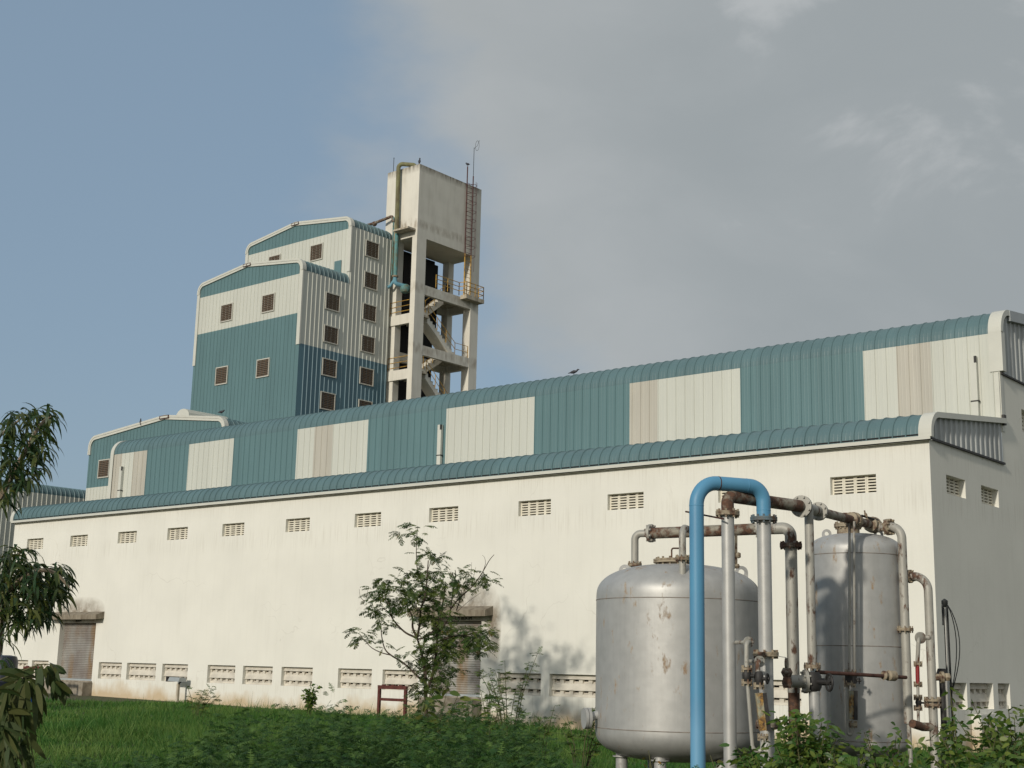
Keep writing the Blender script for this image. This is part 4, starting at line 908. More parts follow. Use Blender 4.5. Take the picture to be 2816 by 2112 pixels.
pr_ = at(2381, 1420, 21.2); bird('little brown sparrow on the bent bar above the slim tank', (pr_.x, pr_.y, pr_.z-.02), 2.4, .145, feather_b, .8)
# ================================================================== vegetation
def nrm(a): return a/np.maximum(np.linalg.norm(a, axis=-1, keepdims=True), 1e-9)
def quads_obj(name, Q, tint, matl, parent=None, loc=(0,0,0)):
    Q = np.asarray(Q, np.float32); n, k = Q.shape[:2]; me = bpy.data.meshes.new(name)
    me.vertices.add(n*k); me.vertices.foreach_set('co', Q.reshape(-1))
    me.loops.add(n*k); me.loops.foreach_set('vertex_index', np.arange(n*k, dtype=np.int32))
    me.polygons.add(n); me.polygons.foreach_set('loop_start', np.arange(0, n*k, k, dtype=np.int32)); me.polygons.foreach_set('loop_total', np.full(n, k, dtype=np.int32))
    at_ = me.attributes.new('tint', 'FLOAT', 'FACE'); at_.data.foreach_set('value', np.asarray(tint, np.float32))
    me.materials.append(matl); me.update(calc_edges=True); me.validate()
    o = bpy.data.objects.new(name, me); C.objects.link(o)
    if parent is not None: o.parent = parent; o.location = -parent.location
    return o
def rand_dirs(n, zlo=-1., zhi=1.):
    z = rng.uniform(zlo, zhi, n); a = rng.uniform(0, 2*pi, n); r = np.sqrt(1-z*z); return np.stack([r*np.cos(a), r*np.sin(a), z], 1)
def blade_strip(base, dir0, length, width, droop, segs=3, side=None, profile=None):
    """curved leaves: (n) -> quads (n*segs,4,3)"""
    n = len(base); length = np.broadcast_to(length, n); width = np.broadcast_to(width, n); droop = np.broadcast_to(droop, n)
    d = nrm(dir0); out = []; p = base.copy()
    if side is None: side = nrm(np.cross(d, rand_dirs(n)))
    prof = profile or [math.sin(pi*(.12+.88*i/segs))**.8 if i < segs else .06 for i in range(segs+1)]
    P = [p]
    for i in range(segs):
        d = nrm(d+np.array([0,0,-1.])*(droop/segs)[:,None]); p = p+d*(length/segs)[:,None]; P.append(p)
    for i in range(segs):
        w0 = (width*prof[i]/2)[:,None]*side; w1 = (width*prof[i+1]/2)[:,None]*side
        out.append(np.stack([P[i]-w0, P[i]+w0, P[i+1]+w1, P[i+1]-w1], 1))
    return np.concatenate(out, 0), P
def fronds(pos, dirs, L, npairs=7, pl=.10, pw=.022, droop=.7):
    """feathery compound leaves: rachis with pairs of narrow pinnae"""
    n = len(pos); d = nrm(dirs); Q = []; T = []; tint = rng.uniform(0,1,n)**1.6
    p = pos.copy(); L = np.broadcast_to(L, n)
    s = nrm(np.cross(d, np.array([0,0,1.])+rng.normal(0,.25,(n,3))))
    P = [p]; Ds = [d]
    for i in range(npairs):
        d = nrm(d+np.array([0,0,-1.])*droop/npairs); p = p+d*(L/npairs)[:,None]; P.append(p); Ds.append(d)
    for i in range(1, npairs+1):
        f = math.sin(pi*(.18+.72*i/npairs))
        for sg in (-1, 1):
            dd = nrm(s*sg+Ds[i]*.55+np.array([0,0,-.30])+rng.normal(0,.14,(n,3))); l = (pl*f*rng.uniform(.8,1.2,n))[:,None]
            up = nrm(np.cross(dd, nrm(np.cross(s, Ds[i])))+rng.normal(0,.25,(n,3)))*pw/2
            a = P[i]; b = a+dd*l*.55; c = a+dd*l+np.array([0,0,-.12])*l
            Q.append(np.stack([a-up*.6, a+up*.6, b+up, b-up], 1)); Q.append(np.stack([b-up, b+up, c+up*.3, c-up*.3], 1)); T += [tint, tint]
    w = s*.004
    for i in range(npairs): Q.append(np.stack([P[i]-w, P[i]+w, P[i+1]+w, P[i+1]-w], 1)); T.append(tint)
    return np.concatenate(Q, 0), np.concatenate(T, 0)
def branch_mb(lines, taper=.35):
    mb = MB()
    for pts, r in lines:
        pts = [Vector(p) for p in pts]
        if len(pts) > 2:   # smooth
            o = []
            for i in range(len(pts)-1):
                p0 = pts[max(0,i-1)]; p1 = pts[i]; p2 = pts[i+1]; p3 = pts[min(len(pts)-1,i+2)]
                for k in range(4):
                    t = k/4; o.append(.5*((2*p1)+(p2-p0)*t+(2*p0-5*p1+4*p2-p3)*t*t+(-p0+3*p1-3*p2+p3)*t**3))
            o.append(pts[-1]); pts = o
        n = len(pts); mb.tube(pts, [r*(1-(1-taper)*i/(n-1)) for i in range(n)], 7)
    return mb
# ---- feathery tree before the second door
c6 = lambda x, y: (860+x/2.3295, 1400+y/2.3295)
TYR = 30.4
def T(x, y, dy=0.): return onY(*c6(x, y), TYR+dy)
tb_ = T(725, 1330); tree = thing('feathery_tree', 'thin feathery leaved tree with sparse top shoots standing in front of the second roller door', 'tree', (tb_.x, TYR, -2.0))
L = [([T(735,1480),T(728,1330),T(722,1150),T(712,1000),T(690,900),T(668,825)], .075),
     ([T(668,825),T(640,760),T(638,690),T(600,610,.3),T(590,520,.4)], .042), ([T(668,825),T(688,720),T(692,640,-.3),T(720,560,-.4),T(735,400,-.2),T(740,330)], .042),
     ([T(660,822),T(600,795),T(550,750),T(505,690,-.3),T(490,610,-.4),T(430,560,-.4)], .035), ([T(505,690,-.3),T(460,640,-.6),T(410,650,-.7)], .02),
     ([T(712,1112),T(650,1050),T(580,985),T(500,935),T(460,890),T(440,800),T(438,720)], .035), ([T(500,935),T(440,920),T(380,890),T(340,850),T(300,800)], .02),
     ([T(720,560,-.4),T(690,450,-.1),T(668,370),T(664,280),T(666,200),T(672,110)], .022),
     ([T(725,1180),T(770,1050),T(790,930),T(800,800),T(815,700),T(840,560,.2),T(850,480)], .05), ([T(668,835),T(720,820),T(780,770),T(830,700)], .03),
     ([T(800,800),T(870,700),T(885,620),T(900,530),T(915,430),T(912,390)], .028), ([T(885,640),T(930,580),T(985,530),T(1035,480),T(1090,400),T(1130,330),T(1162,292)], .024),
     ([T(920,650),T(940,590),T(955,520)], .02), ([T(1090,400),T(1106,350),T(1100,310),T(1085,295)], .009), ([T(985,530),T(1020,470),T(1045,370)], .010), ([T(900,480),T(880,430),T(850,362)], .009), ([T(1000,500),T(1015,420),T(1018,340)], .009),
     ([T(800,850),T(880,820),T(960,810),T(1060,830)], .03), ([T(960,810),T(1050,790),T(1120,770)], .018), ([T(330,590),T(305,560),T(298,512)], .010), ([T(920,660),T(1000,590),T(1078,535)], .009), ([T(350,560),T(352,510)],.008),
     ([T(722,1100),T(740,1000),T(800,950)], .03), ([T(715,1010),T(660,960),T(620,930)], .015), ([T(735,400),T(760,330),T(790,300)], .010)]
branch_mb(L).build('trunk', bark, tree)
CL = [(672,110,55,30,26),(580,155,45,30,22),(685,165,35,35,20),(700,290,45,16,16),(770,300,60,28,30),(800,330,30,22,12),
      (610,405,60,22,26),(690,420,60,30,40),(820,415,60,26,36),(960,400,40,24,22),(1110,410,25,18,10),(1030,450,60,30,26),(1140,460,35,16,16),(1100,490,50,20,16),
      (430,450,25,20,8),(500,455,70,28,40),(420,500,60,30,34),(560,520,90,45,80),(660,500,70,45,70),(760,490,70,50,70),(850,480,50,50,46),(950,470,50,50,40),
      (400,560,60,30,34),(480,590,90,40,60),(580,600,80,40,60),(700,590,80,50,80),(790,570,50,60,50),(380,650,50,28,26),(440,690,60,45,50),(465,750,40,35,26),(640,650,80,35,40),(760,660,60,60,60),
      (850,600,40,40,20),(960,500,30,40,20),(830,690,80,60,60),(780,760,70,60,70),(860,800,80,60,90),(800,850,70,60,90),(950,790,60,50,60),(1040,810,60,60,80),(1090,850,50,50,60),(1110,800,40,40,36),(1055,890,50,40,40),
      (850,900,90,50,90),(780,950,60,60,80),(930,900,60,50,40),(700,930,50,40,30),(650,960,60,45,30),(640,880,45,30,16),(700,1010,60,40,40),(790,1040,90,50,80),(880,1030,60,30,24),(760,1110,60,50,60),(840,1110,60,40,40),(690,1120,30,40,20),(680,1190,40,40,24),
      (290,790,70,28,36),(320,850,40,40,24),(430,850,45,14,10),(445,885,18,25,6),(530,930,30,14,6),(600,790,35,15,5),(740,1200,60,60,50),(700,1260,60,50,30)]
P_ = []; D_ = []
for (x, y, rx, ry, n) in CL:
    n = int(n*.46)
    for _ in range(n):
        a = rng.uniform(0, 2*pi); r = math.sqrt(rng.uniform(0,1)); dx, dy = r*math.cos(a), r*math.sin(a)
        dep = rng.normal(0, .5)*min(1, rx/60+.25)
        p = T(x+dx*rx, y+dy*ry, dep); P_.append(p)
        D_.append((dx*1.2+rng.normal(0,.5), rng.normal(0,.7), .25+rng.normal(0,.25)-.25*(dy > .3)))
Q, tt = fronds(np.array(P_), np.array(D_), rng.uniform(.28,.46,len(P_)), 8, .12, .032, .9)
quads_obj('crown', Q, np.clip(tt*.9,0,1), leaf_tree, tree)
k_ = rng.choice(len(P_), 26); Q, tt = fronds(np.array(P_)[k_], np.array(D_)[k_]*[1,1,-1], .25, 6, .09, .03, 1.2); quads_obj('yellow_leaves', Q, tt, leaf_autumn, tree)

# ---- generic plants
def stem_plant(name, label, cat, base, h, spread, nst, leaf, group=None, lsize=.07, lw=.035, per=26, leafm=None, lean=(0,0), kind='broad'):
    t_ = thing(name, label, cat, base, group); base = Vector(base); mb = MB(); Q = []; Tn = []; Pf = []; Df = []
    for i in range(nst):
        a = rng.uniform(0, 2*pi); s_ = spread*rng.uniform(.3,1); hh = h*rng.uniform(.6,1.0)
        tip = base+Vector((math.cos(a)*s_+lean[0], math.sin(a)*s_+lean[1], hh)); mid = base.lerp(tip, .5)+Vector((math.cos(a)*s_*-.1, 0, hh*.08))
        pts = [base+Vector((math.cos(a)*.04, math.sin(a)*.04, -.2)), mid, tip]
        mb.tube([pts[0], pts[0].lerp(mid,.5)+Vector((0,0,.02)), mid, mid.lerp(tip,.5)+Vector((0,0,.02)), tip], [.016,.013,.010,.008,.004] if h > .8 else [.01,.008,.007,.005,.003], 5)
        for j in range(per):
            t = rng.uniform(.18, 1)**.7; p = (base.lerp(mid, t*2) if t < .5 else mid.lerp(tip, t*2-1)) + Vector(rng.normal(0,.035,3))*(1 if kind != 'bipinnate' else .2)
            Pf.append(p); dd = rng.normal(0,1,3); dd[2] = abs(dd[2])*.35+.1; Df.append(dd)
    Pf = np.array(Pf); Df = nrm(np.array(Df))
    if kind == 'broad':
        n = len(Pf); stalk = rng.uniform(.02,.10,n)[:,None]; Pb = Pf+Df*stalk
        Q, _ = blade_strip(Pb, Df, rng.uniform(.7,1.25,n)*lsize, lw*rng.uniform(.8,1.2,n), rng.uniform(.3,1.3,n), 3); tn = np.tile(rng.uniform(0,1,n)**1.5, 3)
    else:
        Q, tn = fronds(Pf, Df, lsize*rng.uniform(.7,1.2,len(Pf)), 7, lsize*.38, lw, .5)
    mb.build('stems', stem_g, t_); quads_obj('foliage', Q, tn, leafm or leaf_bush, t_)
    return t_
def gpt(x, y, D, dz=0):  # stand a plant on the ground under photo pixel column x
    p = at(x, y, D); return Vector((p.x, p.y, ground(p.x, p.y)+dz))
def top_h(x, ytop, D):
    p = at(x, ytop, D); return p.z-ground(p.x, p.y)
# bare feathery shrubs right of the tree
for (x, yt, D, sp, ns, per, lab) in ((1400,1790,33,.85,9,15,'sparse feathery shrub reaching up over the wall grilles right of the tree'),
                              (1352,1850,31,.55,5,12,'thin wispy shrub just right of the roller door'),
                              (1488,1935,28,.6,5,11,'forked wiry shrub halfway between the tree and the squat tank'),
                              (1592,1940,25,.55,7,11,'twiggy shrub beside the nozzle of the squat tank')):
    b = gpt(x, 2000, D); stem_plant('feathery_shrub', lab, 'shrub', b, top_h(x, yt, D), sp, ns, None, 'feathery shrubs', .17, .016, int(per*1.6), leaf_bush, kind='bipinnate')
b = gpt(1196, 2000, 28.5); stem_plant('broad_leaf_sapling', 'young sapling with big yellow green leaves at the foot of the feathery tree', 'sapling', b, top_h(1196,1890,28.5), .55, 9, None, None, .30, .10, 8, leafmat('sapling_leaf', (.06,.11,.02), (.20,.20,.05), .4, .4))
b = gpt(1285, 2000, 29); stem_plant('drooping_sapling', 'low bright green sapling of narrow hanging leaves before the door step', 'sapling', b, top_h(1285,1925,29), .5, 9, None, None, .22, .045, 14, leaf_bush)
b = gpt(851, 1940, 47); stem_plant('wall_creeper', 'dense green weed climbing the foot of the wall below a grille', 'weed', b, top_h(851,1878,47), .28, 12, None, None, .13, .07, 26, leaf_bush)
b = gpt(541, 1935, 44); stem_plant('wiry_weed', 'wiry arching weed near the flood lamp post', 'weed', b, top_h(541,1882,44), .9, 8, None, None, .2, .02, 9, leaf_bush, kind='bipinnate')
# broad leaved bushes around the pipes (each a thing)
BU = [(2215,1955,17.2,.62,26,34,'bush crowding the foot of the black handwheel valve'),
      (2120,2045,16.6,.45,16,26,'low bush in front of the silver risers'),
      (2010,2070,16.9,.30,5,9,'spindly creeper climbing the plain silver riser'),
      (2290,2060,16.8,.5,16,28,'low leafy bush before the slim tank base'),
      (2440,1985,18.5,.42,12,18,'open yellow green bush against the right side of the slim tank'),
      (2560,2050,17.6,.5,16,26,'bush at the foot of the outlet pipe'),
      (2648,1880,18.5,.35,7,26,'tall leafy shoot rising before the end wall grilles'),
      (2690,2000,17.5,.7,22,30,'wide bush below the end wall grilles'),
      (2790,1925,17.8,.7,26,30,'dense bush climbing the right edge of the view'),
      (2400,2085,16.2,.5,14,24,'low bush between the two tank fronts'),
      (2740,2060,16.2,.6,18,28,'low bush at the bottom right corner')]
for (x, yt, D, sp, ns, per, lab) in BU:
    b = gpt(x, 2080, D); stem_plant('leafy_bush', lab, 'bush', b, top_h(x, yt, D)*.97, sp, ns, None, 'leafy bushes round the pipework', .105, .055, int(per*1.5), leaf_bush)
for (x, yt, D, lab) in ((1752+60,2065,16.5,'small yellowing weed under the squat tank'),(1960,2075,16.3,'reddish brown weed at the foot of the blue pipe')):
    b = gpt(x, 2080, D); stem_plant('yellowing_weed', lab, 'weed', b, top_h(x, yt, D), .22, 4, None, None, .07, .04, 10, leaf_autumn)

# ---- drooping long-leaved tree at the left edge
def T4(x, y, D): return at(x, y, D)
DL = 15.0
lt = thing('drooping_tree', 'dark tree with long drooping leaves reaching in from the left edge', 'tree', (T4(-30,1900,DL).x, T4(-30,1900,DL).y, -1.7))
br = [([T4(-40,2300,DL),T4(-35,1950,DL),T4(-12,1780,DL),T4(-5,1650,DL),T4(-40,1450,DL),T4(-60,1250,DL)], .08),
      ([T4(-40,1450,DL),T4(20,1330,DL),T4(70,1240,DL-.2),T4(110,1170,DL-.3),T4(140,1145,DL-.3)], .035), ([T4(-60,1250,DL),T4(10,1190,DL+.2),T4(60,1150,DL+.2)], .025),
      ([T4(-5,1650,DL),T4(50,1600,DL-.2),T4(100,1570,DL-.3),T4(150,1575,DL-.3),T4(190,1615,DL-.3)], .035), ([T4(-5,1650,DL),T4(60,1640,DL+.3),T4(110,1660,DL+.4),T4(150,1690,DL+.3)], .025), ([T4(-12,1780,DL),T4(30,1560,DL+.3),T4(70,1510,DL+.3)], .02)]
branch_mb(br).build('trunk', bark_pale, lt)
CLU = [(140,1150,20,22,14),(110,1150,30,15,18),(60,1160,45,20,30),(20,1185,40,25,24),(95,1200,40,30,36),(120,1235,25,20,12),(40,1240,50,45,60),(90,1260,35,35,40),(20,1310,40,40,46),(60,1310,35,30,36),(110,1285,25,25,16),(115,1180,15,10,6),(20,1370,28,22,20),(10,1400,12,12,5),
       (45,1525,35,15,18),(85,1530,20,10,8),(20,1560,40,35,60),(70,1580,35,25,44),(110,1590,40,25,44),(150,1575,30,18,24),(172,1600,22,28,30),(20,1620,45,40,80),(70,1640,45,40,70),(125,1640,40,40,60),(165,1650,22,25,24),(20,1690,35,30,50),(65,1700,35,28,36),(120,1690,28,28,32),(40,1735,25,18,14),(85,1725,20,15,12),(130,1705,20,18,10),(15,1770,12,20,8),(8,1830,10,20,10)]
P_ = []; D_ = []
for (x, y, rx, ry, n) in CLU:
    for _ in range(int(n*1.45)):
        a = rng.uniform(0, 2*pi); r = math.sqrt(rng.uniform(0,1)); P_.append(T4(x+rx*r*math.cos(a)-3, y+ry*r*math.sin(a)-14, DL+rng.normal(0,.3)))
        o = np.array(RT)*(rng.normal(.35,.8))+np.array((FW.x,FW.y,0))*rng.normal(0,.8); D_.append((o[0], o[1], rng.uniform(-.4,.7)))
P_ = np.array(P_); D_ = np.array(D_); n = len(P_)
Q, _ = blade_strip(P_, D_, rng.uniform(.16,.27,n), rng.uniform(.026,.038,n), rng.uniform(1.2,2.8,n), 5, side=nrm(np.cross(D_, np.array([0,0,1.])+rng.normal(0,.8,(n,3)))))
quads_obj('crown', Q, np.tile(rng.uniform(0,1,n)**2.2, 5), leaf_long, lt)
# ---- nearer sapling with big hanging olive leaves, lower left
DF = 7.5
sp_ = thing('olive_sapling', 'foreground sapling with large hanging olive and purplish leaves in the lower left corner', 'sapling', (T4(-40,2100,DF).x, T4(-40,2100,DF).y, -1.7))
br = [([T4(-40,2500,DF),T4(-30,2150,DF),T4(0,1960,DF),T4(30,1900,DF)], .016), ([T4(-25,1880,DF),T4(50,1850,DF),T4(110,1828,DF),T4(140,1828,DF)], .006), ([T4(0,1960,DF),T4(40,1880,DF),T4(75,1868,DF),T4(110,1900,DF)], .006), ([T4(140,1828,DF),T4(152,1850,DF),T4(155,1875,DF)], .004)]
branch_mb(br).build('stems', stem_g, sp_)
P_ = []; D_ = []; Ln = []
for _ in range(110):
    P_.append(T4(rng.uniform(-30,75), rng.uniform(1900,2110), DF+rng.uniform(.2,.8))); v = RT*rng.uniform(-.6,.9)+Vector((0,0,rng.uniform(-1.3,-.1)))+Vector((FW.x,FW.y,0))*rng.normal(0,.4); D_.append(tuple(v)); Ln.append(rng.uniform(.16,.28))
for (x, y, dx, dz, l) in ((100,1835,.2,-.4,.16),(112,1836,.1,-.7,.20),(122,1835,.35,-.5,.19),(132,1832,.5,-.4,.15),(140,1830,.7,-.2,.13),(146,1838,.5,-.8,.14),(152,1850,.2,-.9,.17),(155,1870,.3,-.8,.14),(156,1872,.8,-.5,.15),(90,1840,-.3,-.4,.15),(60,1850,-.3,.1,.16),(30,1860,.4,.2,.20),(150,1880,.1,-1,.12),(165,1885,.4,-.9,.14),
                          (78,1868,.7,-.5,.22),(84,1875,.5,-.8,.26),(70,1868,.1,-.9,.24),(60,1868,-.5,-.5,.2),(88,1880,.35,-1,.30),(76,1872,-.3,-.9,.26),(96,1890,.5,-.9,.22),(66,1880,-.2,-1,.28),(50,1890,-.2,-.9,.25),(92,1905,.2,-1,.26),(40,1880,-.6,-.3,.22),(20,1890,-.1,-.7,.24),
                          (10,1940,.6,-.2,.2),(20,1960,.8,.2,.2),(0,1900,.8,.1,.22),(5,1925,.5,-.6,.25),(30,1930,.4,-.9,.26),(0,1990,.9,-.1,.2),(10,2010,.7,-.7,.22),(0,1850,.9,.1,.2),(5,1870,1,.1,.2),(15,1980,.2,-1,.2),(60,1960,.3,-1,.15),(40,1975,.1,-1,.2)):
    for r_ in range(3):
        P_.append(T4(x+rng.normal(0,3), y+rng.normal(0,3), DF+rng.normal(0,.08))); v = RT*dx+Vector((FW.x,FW.y,0))*rng.normal(0,.35)+Vector((0,0,dz)); D_.append(tuple(v)); Ln.append(l*.72)
n = len(P_); D_ = np.array(D_); Q, _ = blade_strip(np.array(P_), D_, np.array(Ln), rng.uniform(.028,.042,n), rng.uniform(.3,.9,n), 6, side=nrm(np.cross(D_, np.tile(np.array(FW), (n,1)))+rng.normal(0,.35,(n,3))))
quads_obj('foliage', Q, np.tile(rng.uniform(0,1,n)**1.3, 6), leaf_fore, sp_)

# ================================================================== ground, grass, undergrowth
mb = MB(); xs = sorted(set(list(np.linspace(-75,5,60))+[-3000,-800,-300,-150,150,800,3000])); ys = sorted(set(list(np.linspace(-5,60,50))+[-2000,-300,-60,150,400,1200,3500]))
vs = [(x,y,ground(x,y)) for y in ys for x in xs]; nx = len(xs)
mb.add(vs, [(j*nx+i, j*nx+i+1, (j+1)*nx+i+1, (j+1)*nx+i) for j in range(len(ys)-1) for i in range(nx-1)])
gm = mat('ground_soil', (.045,.06,.02), .95, col2=(.07,.06,.03), nscale=.6, bump=.4, bscale=6)
tag(mb.build('ground', gm), None, None, kind='structure')
HA = np.array((RT.x, RT.y, 0)); HA /= np.linalg.norm(HA); HF = np.array((FW.x, FW.y, 0)); HF /= np.linalg.norm(HF)
def wedge(n, d0, d1, x0=-300, x1=3000, power=1.0):
    """random ground points between two distances inside the field of view, kept before the wall"""
    D = np.sqrt(rng.uniform(d0*d0, d1*d1, n)); ang = np.arctan(rng.uniform((x0-CX)/F, (x1-CX)/F, n))
    p = HF[None,:]*(D*np.cos(ang))[:,None]+HA[None,:]*(D*np.sin(ang))[:,None]
    k = (p[:,1] < 35.9) & (p[:,0] > -75); p = p[k]; p[:,2] = [ground(a,b) for a,b in p[:,:2]]; return p
def inside_clear(p):
    k = np.ones(len(p), bool)
    for cx_, cy_, r in ((CA.x,CA.y,1.0),(CB.x,CB.y,.6)): k &= np.hypot(p[:,0]-cx_, p[:,1]-cy_) > r*.4
    k &= ~((p[:,1] > 35.4) & ((np.abs(p[:,0]+55.9) < 1.7) | (np.abs(p[:,0]+32.5) < 1.4)))
    return p[k]
def patch(p, s, seed):
    r2_ = np.random.default_rng(seed); K = r2_.uniform(-1,1,(6,2))/s; ph = r2_.uniform(0,6.3,6)
    return sum(np.sin(p[:,0]*K[i,0]*6.3+p[:,1]*K[i,1]*6.3+ph[i]) for i in range(6))/6
def grass(n, d0, d1, h, w, x0=-300, x1=3000):
    p = inside_clear(wedge(n, d0, d1, x0, x1)); m_ = len(p); d = rng.normal(0,.35,(m_,3)); d[:,2] = 1
    hh = h*rng.uniform(.5,1.3,m_)*(1+.8*patch(p, 5., 3)+.5*patch(p, 1.6, 5))
    near = np.clip((35.9-p[:,1])/1.2, .35, 1); hh = hh*near
    Q, _ = blade_strip(p-[0,0,.03], d, hh, w*rng.uniform(.7,1.3,m_), rng.uniform(.1,.8,m_), 2, profile=[.9,.8,.1])
    t = np.clip(.28+.8*patch(p, 4., 11)+.4*patch(p, 1.2, 21)+rng.normal(0,.25,m_), 0, 1); return Q, np.tile(t, 2)
Qs = []; Ts = []
for a in ((9000,22,34,.62,.012,500,1500),(7000,34,50,.42,.016,300,1500),(80000,33,58,.22,.030),(90000,24,40,.26,.020),(24000,14,25,.32,.016),(5000,20,50,.50,.014)):
    q_, t_ = grass(*a); Qs.append(q_); Ts.append(t_)
tag(quads_obj('grass', np.concatenate(Qs), np.concatenate(Ts), grass_m), 'rough green grass covering the yard up to the factory wall', 'grass', kind='stuff')
# tall feathery undergrowth in the near middle
P_ = []; D_ = []; Hh = []
def shrubs(n, x0, x1, D0, D1, ytop, spread, dens):
    for _ in range(n):
        x = rng.uniform(x0, x1); D = rng.uniform(D0, D1); yt = ytop(x)+rng.normal(0,15)-(38 if rng.uniform() < .10 else 0)+(20-D)*2
        b = gpt(x, 2080, D); h = max(.35, top_h(x, yt, D)*rng.uniform(.8,1.02))
        for _s in range(dens):
            a = rng.uniform(0,2*pi); s_ = spread*rng.uniform(.1,1)
            for j in range(13):
                t = (j+rng.uniform(0,1))/13; t = .15+.85*t
                P_.append((b.x+math.cos(a)*s_*t, b.y+math.sin(a)*s_*t, b.z+h*t*rng.uniform(.9,1.0)))
                dd = rng.normal(0,1,3); dd[2] = rng.uniform(0,.9); D_.append(dd)
def yt_a(x): return np.interp(x, [-100,250,500,620,760,1000,1150,1300,1450,1520,1640,1800], [2085,2060,2015,1972,1958,1950,1948,1955,1975,2020,2040,2075])
shrubs(120, 560, 1480, 19, 25, yt_a, .45, 4)
shrubs(90, 300, 1600, 15, 20, lambda x: yt_a(x)+45, .4, 4)
shrubs(30, -60, 560, 16, 24, lambda x: yt_a(x)+25, .3, 3)
shrubs(30, 1480, 2816, 14, 17, lambda x: 2090, .35, 3)
Q, tt = fronds(np.array(P_), np.array(D_), rng.uniform(.10,.20,len(P_)), 6, .055, .014, .7)
tag(quads_obj('undergrowth', Q, tt, shrub_m), 'dark feathery undergrowth massed along the bottom of the view', 'undergrowth', kind='stuff')
# ================================================================== light
SUN_EL, SUN_AZ = math.radians(21), math.radians(-6.5)     # light travels towards +Y, swung 6.5 degrees to -X
d = Vector((math.sin(SUN_AZ)*math.cos(SUN_EL), math.cos(SUN_AZ)*math.cos(SUN_EL), -math.sin(SUN_EL)))
sl = bpy.data.lights.new('sun', 'SUN'); sl.energy = 2.6; sl.angle = math.radians(2.8); sl.color = (1,.925,.80)
so = bpy.data.objects.new('sun', sl); C.objects.link(so); so.rotation_euler = (-d).to_track_quat('Z','Y').to_euler()
w = bpy.data.worlds.new('World'); bpy.context.scene.world = w; w.use_nodes = True; nt = w.node_tree
bg = nt.nodes['Background']; bg.inputs['Strength'].default_value = .095
sky = node(nt, 'ShaderNodeTexSky', sky_type='NISHITA'); sky.sun_disc = False; sky.sun_elevation = SUN_EL
sdir = -d; sky.sun_rotation = math.atan2(sdir.x, sdir.y); sky.air_density = 1.1; sky.dust_density = 1.6; sky.ozone_density = 1.2
tc = node(nt, 'ShaderNodeTexCoord')
def dotv(v):
    n = node(nt, 'ShaderNodeVectorMath', operation='DOT_PRODUCT'); nt.links.new(tc.outputs['Generated'], n.inputs[0]); n.inputs[1].default_value = v; return n.outputs['Value']
a = dotv(tuple(R0)); f_ = dotv((math.sin(YAW), math.cos(YAW), 0)); zz = dotv((0,0,1))
mp = node(nt, 'ShaderNodeMapping'); mp.inputs['Scale'].default_value = (1,1,1.9); mp.inputs['Location'].default_value = (.35,.1,.2); nt.links.new(tc.outputs['Generated'], mp.inputs[0])
nz = node(nt, 'ShaderNodeTexNoise'); nz.inputs['Scale'].default_value = 3.2; nz.inputs['Detail'].default_value = 7; nz.inputs['Roughness'].default_value = .5; nt.links.new(mp.outputs[0], nz.inputs['Vector'])
nz2 = node(nt, 'ShaderNodeTexNoise'); nz2.inputs['Scale'].default_value = 7; nz2.inputs['Detail'].default_value = 6; nz2.inputs['Roughness'].default_value = .5; nt.links.new(mp.outputs[0], nz2.inputs['Vector'])
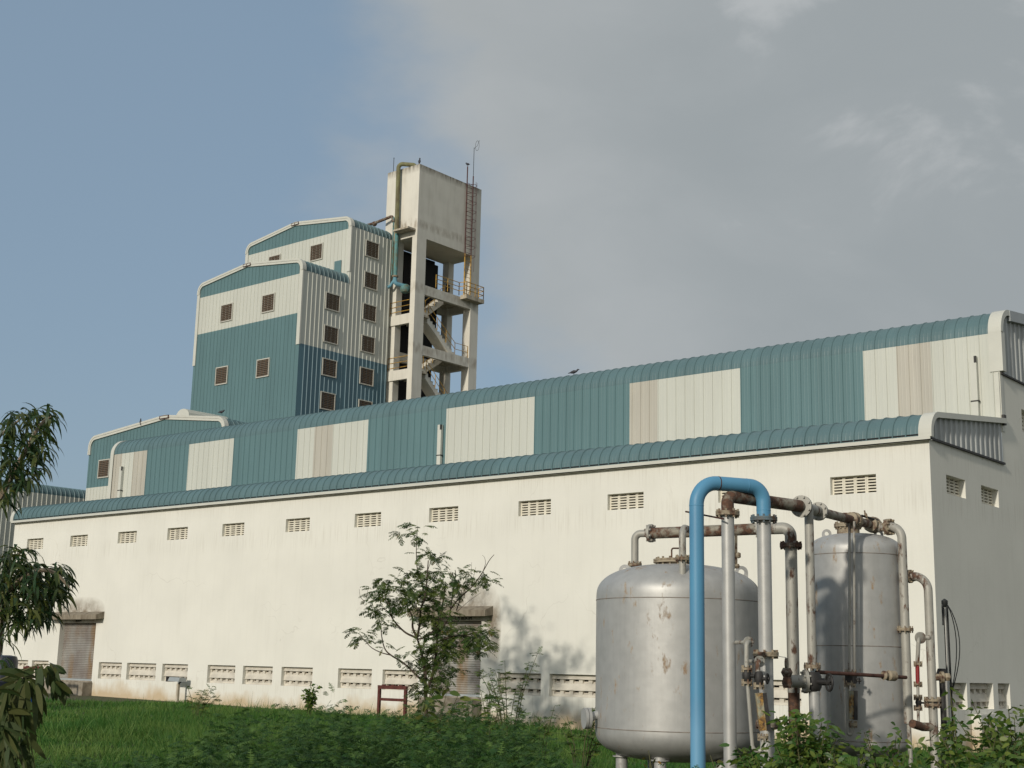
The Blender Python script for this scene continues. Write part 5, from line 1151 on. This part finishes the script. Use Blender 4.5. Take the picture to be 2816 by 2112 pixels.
# cloud bank: a broad sheet to the right of the tower, thinning to open sky on the left
s = math_n(nt, 'ADD', math_n(nt, 'MULTIPLY_ADD', zz, .62, -.125), a)
s = math_n(nt, 'ADD', s, math_n(nt, 'MULTIPLY', math_n(nt, 'SUBTRACT', nz.outputs['Fac'], .5), .42))
s = math_n(nt, 'ADD', s, math_n(nt, 'MULTIPLY', math_n(nt, 'SUBTRACT', nz2.outputs['Fac'], .5), .16))
mr = node(nt, 'ShaderNodeMapRange', interpolation_type='SMOOTHSTEP'); mr.inputs[1].default_value = -.05; mr.inputs[2].default_value = .09; nt.links.new(s, mr.inputs[0])
rim = node(nt, 'ShaderNodeMapRange', interpolation_type='SMOOTHSTEP'); rim.inputs[1].default_value = .34; rim.inputs[2].default_value = .06; nt.links.new(s, rim.inputs[0])
nz3 = node(nt, 'ShaderNodeTexNoise'); nz3.inputs['Scale'].default_value = 5.5; nz3.inputs['Detail'].default_value = 9; nz3.inputs['Roughness'].default_value = .55; nz3.inputs['Distortion'].default_value = .4; nt.links.new(mp.outputs[0], nz3.inputs['Vector'])
puff = node(nt, 'ShaderNodeMapRange', interpolation_type='SMOOTHSTEP'); puff.inputs[1].default_value = .50; puff.inputs[2].default_value = .62; nt.links.new(math_n(nt, 'ADD', nz3.outputs['Fac'], math_n(nt, 'MULTIPLY', math_n(nt, 'SUBTRACT', math_n(nt, 'ADD', a, zz), .60), .75)), puff.inputs[0])
cm_ = node(nt, 'ShaderNodeMapRange', interpolation_type='SMOOTHSTEP'); cm_.inputs[1].default_value = .36; cm_.inputs[2].default_value = .68; nt.links.new(nz3.outputs['Fac'], cm_.inputs[0])
lum = math_n(nt, 'ADD', math_n(nt, 'MULTIPLY', cm_.outputs[0], .24), math_n(nt, 'MAXIMUM', math_n(nt, 'MULTIPLY', rim.outputs[0], .40), math_n(nt, 'MULTIPLY', puff.outputs[0], .75)), clamp=True)
cc = node(nt, 'ShaderNodeMix', data_type='RGBA'); nt.links.new(lum, cc.inputs[0]); cc.inputs[6].default_value = (3.55,3.85,3.95,1); cc.inputs[7].default_value = (4.95,5.15,5.2,1)
tint = node(nt, 'ShaderNodeMix', data_type='RGBA'); tint.inputs[0].default_value = .70; nt.links.new(sky.outputs[0], tint.inputs[6]); tint.inputs[7].default_value = (2.8,3.85,5.0,1)
mx = node(nt, 'ShaderNodeMix', data_type='RGBA'); nt.links.new(math_n(nt, 'MULTIPLY', mr.outputs[0], .93), mx.inputs[0]); nt.links.new(tint.outputs[2], mx.inputs[6]); nt.links.new(cc.outputs[2], mx.inputs[7])
nt.links.new(mx.outputs[2], bg.inputs['Color'])
sc = bpy.context.scene; sc.view_settings.view_transform = 'Standard'; sc.view_settings.look = 'None'; sc.view_settings.exposure = 0; sc.view_settings.gamma = 1
